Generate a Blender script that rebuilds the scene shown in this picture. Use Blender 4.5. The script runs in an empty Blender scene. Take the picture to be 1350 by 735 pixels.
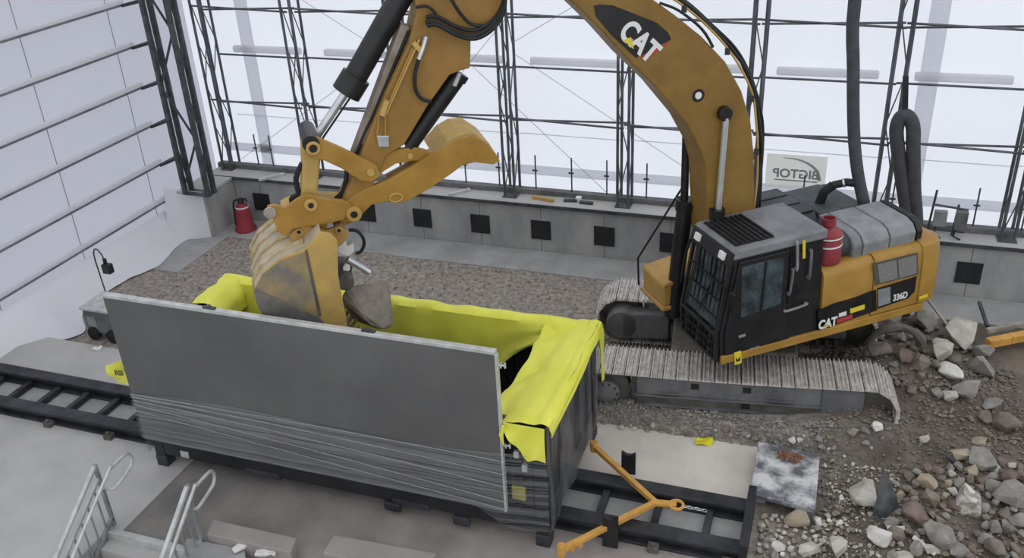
import bpy, bmesh, math, random
from mathutils import Vector, Matrix, noise
random.seed(7)
R = math.radians
SC = bpy.context.scene
COL = SC.collection
V = Vector

# ------------------------------------------------------------------ camera, world, exposure
CAM_H, FPX = 8.6, 1211.3
PIT, ROL, YAW = 0.483416, -0.0537636, -0.357963
_fw = V((math.sin(YAW)*math.cos(PIT), math.cos(YAW)*math.cos(PIT), -math.sin(PIT)))
_r = V((math.cos(YAW), -math.sin(YAW), 0)); _u = _r.cross(_fw)
CR = math.cos(ROL)*_r + math.sin(ROL)*_u
CU = -math.sin(ROL)*_r + math.cos(ROL)*_u
CP = V((0, 0, CAM_H))
cam = bpy.data.objects.new('camera', bpy.data.cameras.new('camera')); COL.objects.link(cam)
mw = Matrix((CR, CU, -_fw)).transposed().to_4x4(); mw.translation = CP
cam.matrix_world = mw
cam.data.sensor_width = 36; cam.data.lens = FPX/1350*36; cam.data.clip_end = 300
SC.camera = cam
w = bpy.data.worlds.new('world'); SC.world = w; w.use_nodes = True
w.node_tree.nodes['Background'].inputs[0].default_value = (0.93, 0.96, 1.0, 1)
w.node_tree.nodes['Background'].inputs[1].default_value = 1.0
SC.view_settings.view_transform = 'Standard'; SC.view_settings.look = 'None'
SC.view_settings.exposure = 0.22; SC.view_settings.gamma = 1
SC.view_settings.use_curve_mapping = False

def ray(u, v): return CR*((u-675)/FPX) - CU*((v-367.5)/FPX) + _fw
def PZ(u, v, z=0.0): d = ray(u, v); return CP + d*((z-CAM_H)/d.z)
def PY(u, v, y): d = ray(u, v); return CP + d*(y/d.y)
def PX(u, v, x): d = ray(u, v); return CP + d*(x/d.x)

# ------------------------------------------------------------------ materials
def lin(c):
    c = c.lstrip('#'); o = []
    for i in (0, 2, 4):
        x = int(c[i:i+2], 16)/255
        o.append(x/12.92 if x <= .04045 else ((x+.055)/1.055)**2.4)
    return (*o, 1)
MATS = {}
def mat(name, c1, c2=None, scale=4, rough=.7, metal=0, bump=0, bscale=None, detail=5, stretch=None, contrast=(.35, .65), spec=.4):
    if name in MATS: return MATS[name]
    m = bpy.data.materials.new(name); m.use_nodes = True; nt = m.node_tree; b = nt.nodes['Principled BSDF']
    b.inputs['Roughness'].default_value = rough; b.inputs['Metallic'].default_value = metal
    b.inputs['Specular IOR Level'].default_value = spec
    tc = nt.nodes.new('ShaderNodeNewGeometry'); vec = tc.outputs['Position']
    if stretch:
        mp = nt.nodes.new('ShaderNodeMapping'); mp.inputs['Scale'].default_value = stretch
        nt.links.new(vec, mp.inputs[0]); vec = mp.outputs[0]
    if c2:
        n = nt.nodes.new('ShaderNodeTexNoise'); n.inputs['Scale'].default_value = scale; n.inputs['Detail'].default_value = detail
        n.inputs['Roughness'].default_value = .62
        r = nt.nodes.new('ShaderNodeValToRGB')
        r.color_ramp.elements[0].position = contrast[0]; r.color_ramp.elements[1].position = contrast[1]
        r.color_ramp.elements[0].color = lin(c1); r.color_ramp.elements[1].color = lin(c2)
        nt.links.new(vec, n.inputs[0]); nt.links.new(n.outputs[0], r.inputs[0]); nt.links.new(r.outputs[0], b.inputs[0])
    else: b.inputs[0].default_value = lin(c1)
    if bump:
        n2 = nt.nodes.new('ShaderNodeTexNoise'); n2.inputs['Scale'].default_value = bscale or scale*4; n2.inputs['Detail'].default_value = 6
        bp = nt.nodes.new('ShaderNodeBump'); bp.inputs['Strength'].default_value = bump; bp.inputs['Distance'].default_value = .03
        nt.links.new(vec, n2.inputs[0]); nt.links.new(n2.outputs[0], bp.inputs['Height']); nt.links.new(bp.outputs[0], b.inputs['Normal'])
    MATS[name] = m; return m
def fabric(name, c, trans=.55):
    m = bpy.data.materials.new(name); m.use_nodes = True; nt = m.node_tree; nt.nodes.remove(nt.nodes['Principled BSDF'])
    d = nt.nodes.new('ShaderNodeBsdfDiffuse'); t = nt.nodes.new('ShaderNodeBsdfTranslucent'); x = nt.nodes.new('ShaderNodeMixShader')
    n = nt.nodes.new('ShaderNodeTexNoise'); n.inputs['Scale'].default_value = .35; n.inputs['Detail'].default_value = 3
    g = nt.nodes.new('ShaderNodeNewGeometry'); nt.links.new(g.outputs['Position'], n.inputs[0])
    rr = nt.nodes.new('ShaderNodeValToRGB'); a = lin(c)
    rr.color_ramp.elements[0].color = tuple(k*.93 for k in a[:3])+(1,); rr.color_ramp.elements[1].color = a
    nt.links.new(n.outputs[0], rr.inputs[0])
    for s in (d, t): nt.links.new(rr.outputs[0], s.inputs[0])
    x.inputs[0].default_value = trans
    nt.links.new(d.outputs[0], x.inputs[1]); nt.links.new(t.outputs[0], x.inputs[2])
    nt.links.new(x.outputs[0], nt.nodes['Material Output'].inputs[0]); MATS[name] = m; return m
def film(name, stretch, lo, hi, tint='#b9bcc0'):
    m = bpy.data.materials.new(name); m.use_nodes = True; nt = m.node_tree; b = nt.nodes['Principled BSDF']
    b.inputs[0].default_value = lin(tint); b.inputs['Roughness'].default_value = .25
    t = nt.nodes.new('ShaderNodeBsdfTransparent'); x = nt.nodes.new('ShaderNodeMixShader')
    g = nt.nodes.new('ShaderNodeNewGeometry'); mp = nt.nodes.new('ShaderNodeMapping'); mp.inputs['Scale'].default_value = stretch
    mp.inputs['Rotation'].default_value = (0, R(3), 0)
    n = nt.nodes.new('ShaderNodeTexNoise'); n.inputs['Scale'].default_value = 1; n.inputs['Detail'].default_value = 7; n.inputs['Roughness'].default_value = .7
    rr = nt.nodes.new('ShaderNodeMapRange'); rr.inputs[1].default_value = .42; rr.inputs[2].default_value = .78; rr.inputs[3].default_value = lo; rr.inputs[4].default_value = hi
    nt.links.new(g.outputs['Position'], mp.inputs[0]); nt.links.new(mp.outputs[0], n.inputs[0]); nt.links.new(n.outputs[0], rr.inputs[0])
    nt.links.new(rr.outputs[0], x.inputs[0]); nt.links.new(t.outputs[0], x.inputs[1]); nt.links.new(b.outputs[0], x.inputs[2])
    nt.links.new(x.outputs[0], nt.nodes['Material Output'].inputs[0]); MATS[name] = m; return m

CONC = mat('concrete', '#8f8f8e', '#a6a5a3', 1.3, .85, bump=.15, bscale=20)
CONC_L = mat('pale_concrete', '#c3bbb2', '#d8d0c8', 1.1, .85, bump=.12, bscale=25)
CONC_G = mat('grey_concrete', '#a8a6a4', '#b8b6b3', .9, .8, bump=.08, bscale=25)
CONC_W = mat('wall_concrete', '#8e8f90', '#aaa9a7', 1.6, .85, bump=.2, bscale=14, stretch=(1, 1, .45))
CONC_P = mat('dusty_paving', '#8b8583', '#a39b97', 1.2, .9, bump=.15, bscale=22, contrast=(.3, .7))
ASPH = mat('dark_paving', '#75726f', '#8f8985', 1.6, .9, bump=.2, bscale=30)
STEELD = mat('dark_steel', '#3a3d42', '#55585c', 5, .5, .3)
TRUSS = mat('truss_steel', '#4a4d52', '#6b6e72', 3, .5, .35)
BLACK = mat('black_paint', '#1c1d20', '#2b2c2f', 3, .45)
RAILM = mat('rail_steel', '#2a2b2e', '#44454a', 3, .55, .2)
RUBBER = mat('black_rubber', '#17181a', '#26272a', 4, .6)
HOSE = mat('hose_fabric', '#3b3c41', '#4a4b50', 6, .7)
YEL = mat('machine_yellow', '#95702d', '#aa833a', 2.2, .45, bump=.03)
YELB = mat('shaded_boom_yellow', '#775a26', '#886a30', 2.2, .5, bump=.03)  # machine yellow darkened: the boom's backlit shade is painted into the colour
YELS = mat('shaded_stick_yellow', '#82632a', '#997338', 2.2, .5, bump=.03)  # same yellow with the stick's shade painted into the colour
YELD = mat('dusty_yellow', '#a98d57', '#c4a257', 3.5, .65, bump=.1, contrast=(.3, .7))
YELT = mat('tan_yellow', '#a98445', '#ba9656', 2.5, .6)
WORN = mat('worn_steel', '#7d7870', '#aea698', 4, .5, .2, bump=.12)
GLASS = mat('cab_glass', '#20282c', '#4d5b61', 4, .08, spec=.8)  # lighter blue-grey patches paint reflections into the panes
CABM = mat('cab_black', '#151517', '#242426', 3, .4)
ROOFM = mat('cab_roof_grey', '#66686a', '#85868a', 2.5, .6)
HOOD = mat('hood_dark', '#33383a', '#4b5153', 3, .6)
HOODG = mat('hood_grey', '#75787b', '#8f9192', 4, .55)
SILV = mat('chrome', '#b9bcc0', '#d5d8da', 5, .25, .6)
ALU = mat('aluminium', '#b2b4b3', '#cfd0ce', 6, .4, .35)
SHOE = mat('track_shoe', '#aaa49e', '#dcd7d2', 9, .45, .25, bump=.15)
MUDDY = mat('muddy_iron', '#46443f', '#67635b', 3.5, .8, bump=.25)
DIRTY = mat('dusty_frame', '#57575a', '#757576', 2.2, .7, bump=.12)
PANELM = mat('panel_grey', '#585858', '#646463', .8, .45, .1)
TARP = mat('yellow_tarp', '#d6d648', '#e6e55c', 1.4, .5, bump=.12, bscale=5)
REDM = mat('red_paint', '#7b2a31', '#93343b', 5, .5)
REDC = mat('red_cover', '#7f2733', '#8f2d39', 4, .6)
WHITE = mat('white_paint', '#dcdcda', None, rough=.5)
YTEXT = mat('yellow_print', '#d9c437', None, rough=.5)
RTEXT = mat('red_print', '#b23a3a', None, rough=.5)
ORANGE = mat('orange_paint', '#bd8a40', '#d2a052', 5, .5)
ROCK = [mat('rock_grey', '#77736d', '#98948d', 5, .9, bump=.4, bscale=12), mat('rock_pale', '#a29d93', '#c3beb4', 5, .9, bump=.4, bscale=12),
        mat('rock_brown', '#6b635a', '#857b70', 5, .9, bump=.4, bscale=12), mat('rock_white', '#bcb8b1', '#dcd9d3', 6, .85, bump=.3, bscale=12),
        mat('rock_tan', '#8f8371', '#ab9e8a', 5, .9, bump=.35, bscale=12), mat('rock_red', '#6a5952', '#82726a', 5, .9, bump=.4, bscale=12)]
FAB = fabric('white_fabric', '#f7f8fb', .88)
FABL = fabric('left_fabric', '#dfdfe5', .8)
FABK = fabric('skirt_fabric', '#f6f6f9', .35)
FABG = fabric('grey_fabric', '#f0f0f3', .82)
FABS = fabric('sleeve_fabric', '#f4f4f6', .55)

# ------------------------------------------------------------------ mesh builder
OFF = {}
def tag(o, label=None, cat=None, group=None, kind=None):
    if label: o['label'] = label
    if cat: o['category'] = cat
    if group: o['group'] = group
    if kind: o['kind'] = kind
    return o
def thing(name, label, cat, loc, group=None):
    o = bpy.data.objects.new(name, None); COL.objects.link(o); o.location = loc; o.empty_display_size = .2
    OFF[o] = V(loc); return tag(o, label, cat, group)
class MB:
    def __init__(s): s.v = []; s.f = []
    def add(s, vs, fs):
        n = len(s.v); s.v += [V(p) for p in vs]; s.f += [tuple(i+n for i in f) for f in fs]; return s
    def box(s, a, b):
        x0, y0, z0 = a; x1, y1, z1 = b
        return s.hexa([(x0, y0, z0), (x1, y0, z0), (x1, y1, z0), (x0, y1, z0)], [(x0, y0, z1), (x1, y0, z1), (x1, y1, z1), (x0, y1, z1)])
    def hexa(s, bot, top): return s.loft([bot, top])
    def loft(s, rings, caps=True):
        n = len(rings[0]); vs = [p for r in rings for p in r]; fs = []
        for k in range(len(rings)-1):
            for i in range(n):
                j = (i+1) % n; fs.append((k*n+i, k*n+j, (k+1)*n+j, (k+1)*n+i))
        if caps: fs.append(tuple(reversed(range(n)))); fs.append(tuple(range((len(rings)-1)*n, len(rings)*n)))
        return s.add(vs, fs)
    def prism(s, poly, vec):
        vec = V(vec); return s.loft([[V(p) for p in poly], [V(p)+vec for p in poly]])
    def tube(s, path, r, n=8, caps=True):
        path = [V(p) for p in path]; rings = []; up = None
        rs = r if isinstance(r, (list, tuple)) else [r]*len(path)
        if len(path) >= 4:                      # smooth bends: Catmull-Rom
            P2, R2 = [], []
            for i in range(len(path)-1):
                p0, p1, p2, p3 = path[max(i-1, 0)], path[i], path[i+1], path[min(i+2, len(path)-1)]
                for k in range(4):
                    t = k/4; P2.append(.5*(2*p1+(p2-p0)*t+(2*p0-5*p1+4*p2-p3)*t*t+(3*p1-p0-3*p2+p3)*t**3)); R2.append(rs[i]+(rs[i+1]-rs[i])*t)
            path, rs = P2+[path[-1]], R2+[rs[-1]]
        for i, p in enumerate(path):
            d = (path[min(i+1, len(path)-1)]-path[max(i-1, 0)]).normalized()
            if up is None:
                up = V((0, 0, 1)) if abs(d.z) < .9 else V((1, 0, 0))
            a = d.cross(up).normalized(); b = a.cross(d).normalized(); up = b
            rings.append([p+(a*math.cos(2*math.pi*k/n)+b*math.sin(2*math.pi*k/n))*rs[i] for k in range(n)])
        return s.loft(rings, caps)
    def bar(s, p0, p1, wd, ht, up=(0, 0, 1)):
        p0, p1 = V(p0), V(p1); d = (p1-p0).normalized(); u = V(up)
        a = d.cross(u).normalized()*wd/2; b = a.cross(d).normalized()*ht/2
        return s.loft([[p+a+b, p-a+b, p-a-b, p+a-b] for p in (p0, p1)])
    def lathe(s, base, axis, prof, n=20):
        base, axis = V(base), V(axis).normalized()
        a = axis.orthogonal().normalized(); b = axis.cross(a)
        return s.loft([[base+axis*h+(a*math.cos(2*math.pi*k/n)+b*math.sin(2*math.pi*k/n))*max(r, .0005) for k in range(n)] for r, h in prof])
    def sheet(s, fn, nu, nv, th=.006):
        g = [[V(fn(i/nu, j/nv)) for j in range(nv+1)] for i in range(nu+1)]
        nrm = [[None]*(nv+1) for _ in range(nu+1)]
        for i in range(nu+1):
            for j in range(nv+1):
                du = g[min(i+1, nu)][j]-g[max(i-1, 0)][j]; dv = g[i][min(j+1, nv)]-g[i][max(j-1, 0)]
                c = du.cross(dv); nrm[i][j] = c.normalized() if c.length > 1e-9 else V((0, 0, 1))
        W = nv+1; top = [g[i][j] for i in range(nu+1) for j in range(W)]; bot = [g[i][j]-nrm[i][j]*th for i in range(nu+1) for j in range(W)]
        N = len(top); fs = []
        for i in range(nu):
            for j in range(nv):
                a, b, c, d = i*W+j, (i+1)*W+j, (i+1)*W+j+1, i*W+j+1
                fs += [(a, b, c, d), (N+d, N+c, N+b, N+a)]
        for i in range(nu): fs += [(i*W, N+i*W, N+(i+1)*W, (i+1)*W), ((i+1)*W+nv, N+(i+1)*W+nv, N+i*W+nv, i*W+nv)]
        for j in range(nv): fs += [(j+1, N+j+1, N+j, j), (nu*W+j, N+nu*W+j, N+nu*W+j+1, nu*W+j+1)]
        return s.add(top+bot, fs)
    def mesh(s, name, m, off, smooth=False):
        me = bpy.data.meshes.new(name); me.from_pydata([tuple(p-off) for p in s.v], [], s.f); me.validate()
        bm = bmesh.new(); bm.from_mesh(me); bmesh.ops.recalc_face_normals(bm, faces=bm.faces[:]); bm.to_mesh(me); bm.free()
        me.materials.append(m)
        if smooth:
            for p in me.polygons: p.use_smooth = True
            me.set_sharp_from_angle(angle=R(42))
        return me
    def build(s, name, m, parent=None, smooth=False, bevel=0, label=None, cat=None, group=None, kind=None):
        if parent is not None: off = OFF[parent]
        else:
            xs = [p.x for p in s.v]; ys = [p.y for p in s.v]; zs = [p.z for p in s.v]
            off = V(((min(xs)+max(xs))/2, (min(ys)+max(ys))/2, min(zs)))
        o = bpy.data.objects.new(name, s.mesh(name, m, off, smooth)); COL.objects.link(o)
        if parent is not None: o.parent = parent
        else: o.location = off
        OFF[o] = off
        if bevel:
            md = o.modifiers.new('bevel', 'BEVEL'); md.width = bevel; md.segments = 2; md.limit_method = 'ANGLE'; md.angle_limit = R(35)
        return tag(o, label, cat, group, kind)
def inst(me, name, parent, loc, rot=None, scale=None):
    o = bpy.data.objects.new(name, me); COL.objects.link(o); o.parent = parent
    o.location = V(loc)-(OFF[parent] if parent else V((0, 0, 0)))
    if rot is not None: o.rotation_euler = rot
    if scale is not None: o.scale = scale
    OFF[o] = V(loc); return o
def text(body, name, m, parent, org, xd, yd, size, depth=.004, bold=0.02, mirror=False, xs_=1.0):
    cu = bpy.data.curves.new('lettering', 'FONT'); cu.body = body; cu.size = size; cu.extrude = depth; cu.offset = bold*size
    to = bpy.data.objects.new('lettering', cu); COL.objects.link(to); bpy.context.view_layer.update()
    dg = bpy.context.evaluated_depsgraph_get(); me = bpy.data.meshes.new_from_object(to.evaluated_get(dg))
    xd, yd = V(xd).normalized(), V(yd).normalized(); zd = xd.cross(yd).normalized(); b = MB()
    b.add([V(org)+xd*xs_*(-v.co.x if mirror else v.co.x)+yd*v.co.y+zd*v.co.z for v in me.vertices], [tuple(p.vertices) for p in me.polygons])
    bpy.data.objects.remove(to); bpy.data.curves.remove(cu)
    return b.build(name, m, parent)

# ------------------------------------------------------------------ ground
def sm(a, b, x): t = min(1, max(0, (x-a)/(b-a))); return t*t*(3-2*t)
def ground_h(x, y):
    h = 0.0
    n = noise.noise(V((x*.9, y*.9, 3)))
    # spoil heap behind the machine and rough dirt on the right
    h += .62*math.exp(-(((x-1.35)/1.1)**2+((y-13.25)/.75)**2))
    h += .22*math.exp(-(((x-1.6)/.9)**2+((y-10.2)/1.1)**2))
    rough = sm(.2, .9, x)*sm(15.8, 14.9, y)
    h += rough*(.07*n+.03*noise.noise(V((x*4, y*4, 9)))+.03)
    grav = sm(10.9, 11.4, y)*(1-rough)*sm(15.9, 15.5, y)
    h += grav*.02*noise.noise(V((x*5, y*5, 1)))
    h += .07*sm(-.5, 1.2, x)*math.exp(-((y-12.2)/1.5)**2)
    h += (.27+.1*sm(-3, 1, x)+.03*n)*sm(11.1, 11.42, y-.03*x)*sm(12.4, 12.0, y)*sm(-3.9, -3.2, x)*sm(1.75, 1.1, x)
    return h
def PH(u, v, lift=0.0):
    z = 0.0
    for _ in range(12):
        p = PZ(u, v, z+lift); z = .5*z+.5*ground_h(p.x, p.y)
    return V((p.x, p.y, z))
STX0, STX1, STY = -8.72, -7.22, 7.08          # stair well
b = MB()
xs = [-14.64+.12*i for i in range(int(22.6/.12)+1)]+[12, 18]; ys = [-6, 0, 3, 4]+[4.6+.12*i for i in range(int(12.3/.12)+1)]+[17.79]
idx = {}; vs = []
for j, y in enumerate(ys):
    for i, x in enumerate(xs): idx[i, j] = len(vs); vs.append((x, y, ground_h(x, y)-.012))
fs = []
for j in range(len(ys)-1):
    for i in range(len(xs)-1):
        cx, cy = (xs[i]+xs[i+1])/2, (ys[j]+ys[j+1])/2
        if STX0-.1 < cx < STX1+.1 and cy < STY+.06: continue
        fs.append((idx[i, j], idx[i+1, j], idx[i+1, j+1], idx[i, j+1]))
b.add(vs, fs)
def ground_mat():
    m = mat('gravel_ground', '#6f6861', '#aea59b', 9, .95, bump=.9, bscale=26, contrast=(.3, .7)); nt = m.node_tree; bs = nt.nodes['Principled BSDF']
    g = nt.nodes.new('ShaderNodeNewGeometry'); sp = nt.nodes.new('ShaderNodeSeparateXYZ'); nt.links.new(g.outputs['Position'], sp.inputs[0])
    n = nt.nodes.new('ShaderNodeTexNoise'); n.inputs['Scale'].default_value = .8; n.inputs['Detail'].default_value = 6; nt.links.new(g.outputs['Position'], n.inputs[0])
    a = nt.nodes.new('ShaderNodeMath'); a.operation = 'MULTIPLY_ADD'; a.inputs[1].default_value = 2.6; nt.links.new(n.outputs[0], a.inputs[0]); nt.links.new(sp.outputs[0], a.inputs[2])
    mr = nt.nodes.new('ShaderNodeMapRange'); mr.inputs[1].default_value = 1.3; mr.inputs[2].default_value = 2.2; nt.links.new(a.outputs[0], mr.inputs[0])
    n3 = nt.nodes.new('ShaderNodeTexNoise'); n3.inputs['Scale'].default_value = 2.2; n3.inputs['Detail'].default_value = 8; nt.links.new(g.outputs['Position'], n3.inputs[0])
    rr = nt.nodes.new('ShaderNodeValToRGB'); rr.color_ramp.elements[0].position = .35; rr.color_ramp.elements[1].position = .68
    rr.color_ramp.elements[0].color = lin('#58514a'); rr.color_ramp.elements[1].color = lin('#786d61'); nt.links.new(n3.outputs[0], rr.inputs[0])
    mx = nt.nodes.new('ShaderNodeMix'); mx.data_type = 'RGBA'
    old = bs.inputs[0].links[0].from_socket
    nt.links.new(mr.outputs[0], mx.inputs[0]); nt.links.new(old, mx.inputs[6]); nt.links.new(rr.outputs[0], mx.inputs[7]); nt.links.new(mx.outputs[2], bs.inputs[0])
    return m
b.build('floor', ground_mat(), kind='structure', label='grey-brown gravel ground with brown dirt towards the rubble', smooth=True)
def slab(name, x0, y0, x1, y1, z0, z1, m, label, bev=.012):
    return MB().box((x0, y0, z0), (x1, y1, z1)).build(name, m, kind='structure', label=label, bevel=bev)
MB().prism([(x_, y_, -.2) for x_, y_ in ((-18, 3), (STX0, 3), (STX0, STY), (-8.5, STY), (-8.5, 8.78), (-18, 8.78))], (0, 0, .22)).build('floor_slab', CONC_G, kind='structure', label='smooth grey concrete floor left of the container foot', bevel=.012)
def paving():
    m = mat('dusty_paving_mix', '#6c6966', '#86817d', 1.6, .9, bump=.2, bscale=28); nt = m.node_tree; bs = nt.nodes['Principled BSDF']
    g = nt.nodes.new('ShaderNodeNewGeometry'); sp = nt.nodes.new('ShaderNodeSeparateXYZ'); nt.links.new(g.outputs['Position'], sp.inputs[0])
    n = nt.nodes.new('ShaderNodeTexNoise'); n.inputs['Scale'].default_value = .9; n.inputs['Detail'].default_value = 6; nt.links.new(g.outputs['Position'], n.inputs[0])
    a_ = nt.nodes.new('ShaderNodeMath'); a_.operation = 'MULTIPLY_ADD'; a_.inputs[1].default_value = 4.0; nt.links.new(n.outputs[0], a_.inputs[0]); nt.links.new(sp.outputs[0], a_.inputs[2])
    mr = nt.nodes.new('ShaderNodeMapRange'); mr.inputs[1].default_value = -5.6; mr.inputs[2].default_value = -3.4; nt.links.new(a_.outputs[0], mr.inputs[0])
    n3 = nt.nodes.new('ShaderNodeTexNoise'); n3.inputs['Scale'].default_value = 1.4; n3.inputs['Detail'].default_value = 8; nt.links.new(g.outputs['Position'], n3.inputs[0])
    rr = nt.nodes.new('ShaderNodeValToRGB'); rr.color_ramp.elements[0].position = .32; rr.color_ramp.elements[1].position = .68
    rr.color_ramp.elements[0].color = lin('#847d79'); rr.color_ramp.elements[1].color = lin('#a29a95'); nt.links.new(n3.outputs[0], rr.inputs[0])
    mx = nt.nodes.new('ShaderNodeMix'); mx.data_type = 'RGBA'; old = bs.inputs[0].links[0].from_socket
    nt.links.new(mr.outputs[0], mx.inputs[0]); nt.links.new(old, mx.inputs[6]); nt.links.new(rr.outputs[0], mx.inputs[7]); nt.links.new(mx.outputs[2], bs.inputs[0]); return m
PAVE = paving()
MB().prism([(x_, y_, -.2) for x_, y_ in ((-8.48, STY), (STX1, STY), (STX1, 4), (.2, 4), (.2, 8.78), (-8.48, 8.78))], (0, 0, .208)).build('floor_slab', PAVE, kind='structure', label='dark dusty paving in front of the container, paler to the right', bevel=.01)
slab('floor_slab', -18, 9.0, -.46, 9.62, -.2, .012, CONC, 'concrete bed between the two black rails')
slab('floor_slab', -13.75, 9.84, -8.9, 10.95, -.2, .05, CONC_G, 'smooth grey concrete apron beyond the rails on the left')
slab('floor_slab', -8.9, 9.84, -.48, 11.17, -.2, .05, CONC_L, 'pale concrete apron beside the excavator track')
slab('floor_slab', -13.6, 15.75, 6, 16.69, -.2, .012, CONC, 'pale concrete footing strip along the rear wall')
slab('floor_slab', -13.7, 13.9, -12.75, 15.75, -.2, .014, CONC, 'pale concrete strip by the left fabric wall')

# ------------------------------------------------------------------ rear concrete wall with plates and coping
PW = 1.365; P0 = -12.36
wall = thing('wall_back_concrete', 'low grey concrete wall with square black plates along the rear', None, (-4.5, 16.7, 0)); wall['kind'] = 'structure'
k = 0; x = -13.05
edges = [-13.05]+[P0+PW*i for i in range(14)]
for x0, x1 in zip(edges[:-1], edges[1:]):
    MB().box((x0+.006, 16.7, -.2), (x1-.006, 17.3, 1.03)).build('panel', CONC_W, wall, bevel=.01)
MB().box((-13.05, 16.72, -.2), (6, 17.28, 1.02)).build('core', CONC, wall)
for i in range(13):
    cx = P0+PW*i; b = MB().box((cx-.215, 16.675, .29), (cx+.215, 16.702, .71))
    for sx in (-.18, .18):
        for sz in (.33, .5, .67): b.tube([(cx+sx, 16.68, sz), (cx+sx, 16.665, sz)], .012, 6)
    b.build('cover_plate', BLACK, wall)
MB().box((-13.75, 16.64, 1.03), (6, 17.32, 1.09)).build('coping', CONC_G, wall, bevel=.008)
MB().box((-13.75, 16.62, 1.03), (6, 16.645, 1.10)).build('edge_angle', STEELD, wall)
MB().box((-13.75, 17.14, 1.09), (6, 17.32, 1.2)).build('kerb', DIRTY, wall, bevel=.01)
ret = thing('wall_left_concrete', 'short grey concrete return wall in the rear left corner', None, (-13.4, 16, 0)); ret['kind'] = 'structure'
MB().box((-13.75, 15.62, -.2), (-13.05, 17.3, 1.03)).build('panel', CONC_W, ret, bevel=.01)
MB().box((-13.78, 15.58, 1.03), (-13.02, 16.64, 1.09)).build('coping', CONC_G, ret, bevel=.008)
MB().sheet(lambda s, t: (-14.15+1.05*s, 15.6-.12*math.sin(math.pi*s)*(1-t)-.25*(1-t)**2*(1-s), .015+1.1*t), 10, 8, .02).build('end_wrap', FABK, ret, smooth=True, label='white fabric wrapped round the wall end')

# ------------------------------------------------------------------ fabric walls
fb = thing('wall_back', 'white translucent fabric tent wall at the rear', None, (-4, 17.8, 0)); fb['kind'] = 'structure'
MB().box((-14.35, 17.8, -.1), (9, 17.815, 10.5)).build('sheet', FAB, fb)
MB().box((-13.9, 17.74, 1.30), (9, 17.79, 1.50)).build('hem_band', FABG, fb, bevel=.01)
TX = [-13.4, -11.05, -8.65, -6.27, -3.84, -1.4, 1.0, 3.2, 5.6]
for a, c in zip(TX[:-1], TX[1:]):
    for z in (3.72, 5.85):
        MB().box((a+.3, 17.66, z-.0), (c-.3, 17.79, z+.15)).build('girt_sleeve', FABS, fb, bevel=.03)
        MB().tube([(a, 17.5, z), (c, 17.5, z-.02)], .022, 6).build('girt_rod', TRUSS, fb)
    MB().tube([(a, 17.77, 2.22), (c, 17.77, 2.2)], .011, 5).build('seam_rope', FABG, fb)
for x in (-1.55, -13.6):
    MB().tube([(x, 17.78, 1.3), (x, 17.78, 9)], .009, 5).build('seam_rope', STEELD, fb)
# light vertical keder strips behind the columns
for x in (1.55, -12.75):
    MB().box((x-.16, 17.76, .2), (x+.16, 17.79, 10)).build('keder_strip', FABG, fb)
fl = thing('wall_left', 'white translucent fabric tent wall on the left', None, (-14.2, 11, 0)); fl['kind'] = 'structure'
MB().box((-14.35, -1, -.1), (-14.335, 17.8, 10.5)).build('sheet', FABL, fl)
for z in (5.15, 4.27, 3.4, 2.53, 1.63, .78):
    MB().box((-14.33, 0, z-.005), (-14.26, 15.9, z+.085)).build('girt_sleeve', FABS, fl, bevel=.02)
    MB().tube([(-14.24, 0, z-.02), (-14.24, 16.3, z-.02)], .022, 6).build('girt_tube', DIRTY, fl)
    MB().tube([(-14.2, 15.75, z-.02), (-14.1, 16.32, z-.02)], .035, 6).build('girt_end', BLACK, fl)
MB().tube([(-14.2, 0, .09), (-14.2, 16.3, .09)], .03, 6).build('girt_tube', ALU, fl)
for y in (13.1, 15.42, 10.9, 8.5):
    MB().tube([(-14.32, y, .1), (-14.32, y, 5.3), (-14.32, y, 10)], .008, 5).build('seam_rope', HOODG, fl)
def skirt(s, t):
    y = 9.9+5.75*s
    w0 = .40+.22*noise.noise(V((y*.8, 2, 0)))+.35*math.exp(-((y-14.2)/.7)**2)+.75*math.exp(-((y-11.25)/.55)**2)
    return (-14.31+(w0+.25)*t, y+.12*noise.noise(V((y*1.5, t*2, 5))), .5*(1-t)**2.2+.022+.05*abs(noise.noise(V((y*2.2, t*3, 1))))*(1-t*.5))
MB().sheet(skirt, 60, 10, .006).build('ground_skirt', FABK, fl, smooth=True)

# ------------------------------------------------------------------ lattice columns
def lattice(x, y, label, wx=.22, wy=.36, z0=1.09, z1=9.2, r=.03, step=.95, group='lattice columns along the rear fabric wall', m=TRUSS, name='lattice_column'):
    t = thing(name, label, 'truss', (x, y, z0), group)
    cs = [(x+sx*wx/2, y+sy*wy/2) for sx, sy in ((-1, -1), (1, -1), (1, 1), (-1, 1))]
    for px, py in cs: MB().tube([(px, py, z0), (px, py, z1)], r, 8).build('chord', m, t, smooth=True)
    MB().box((x-wx/2-.05, y-wy/2-.05, z0), (x+wx/2+.05, y+wy/2+.05, z0+.02)).build('base_plate', m, t)
    n = int((z1-z0-.2)/step); me = {}
    for i in range(n):
        za, zb = z0+.15+i*step, z0+.15+(i+1)*step
        for f in range(4):
            if f == 2 or (f == 3 and i % 2): continue
            a, c = cs[f], cs[(f+1) % 4]
            if i % 2: a, c = c, a
            key = (f, i % 2)
            if key not in me:
                me[key] = MB().tube([(a[0], a[1], za), (c[0], c[1], zb)], r*.42, 5).mesh('brace', m, V((x, y, za)))
            inst(me[key], 'brace', t, (x, y, za))
    return t
names = ['lattice column in the rear left corner on the concrete return', 'lattice column behind the bucket linkage', 'lattice column hidden mostly behind the excavator stick',
         'lattice column between the thumb tip and the boom', 'slimmer looking lattice column under the boom arch, left of its curve', 'lattice column behind the boom curve', 'lattice column behind the vertical black hose', 'lattice column at the right edge behind the electrical stand']
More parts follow.
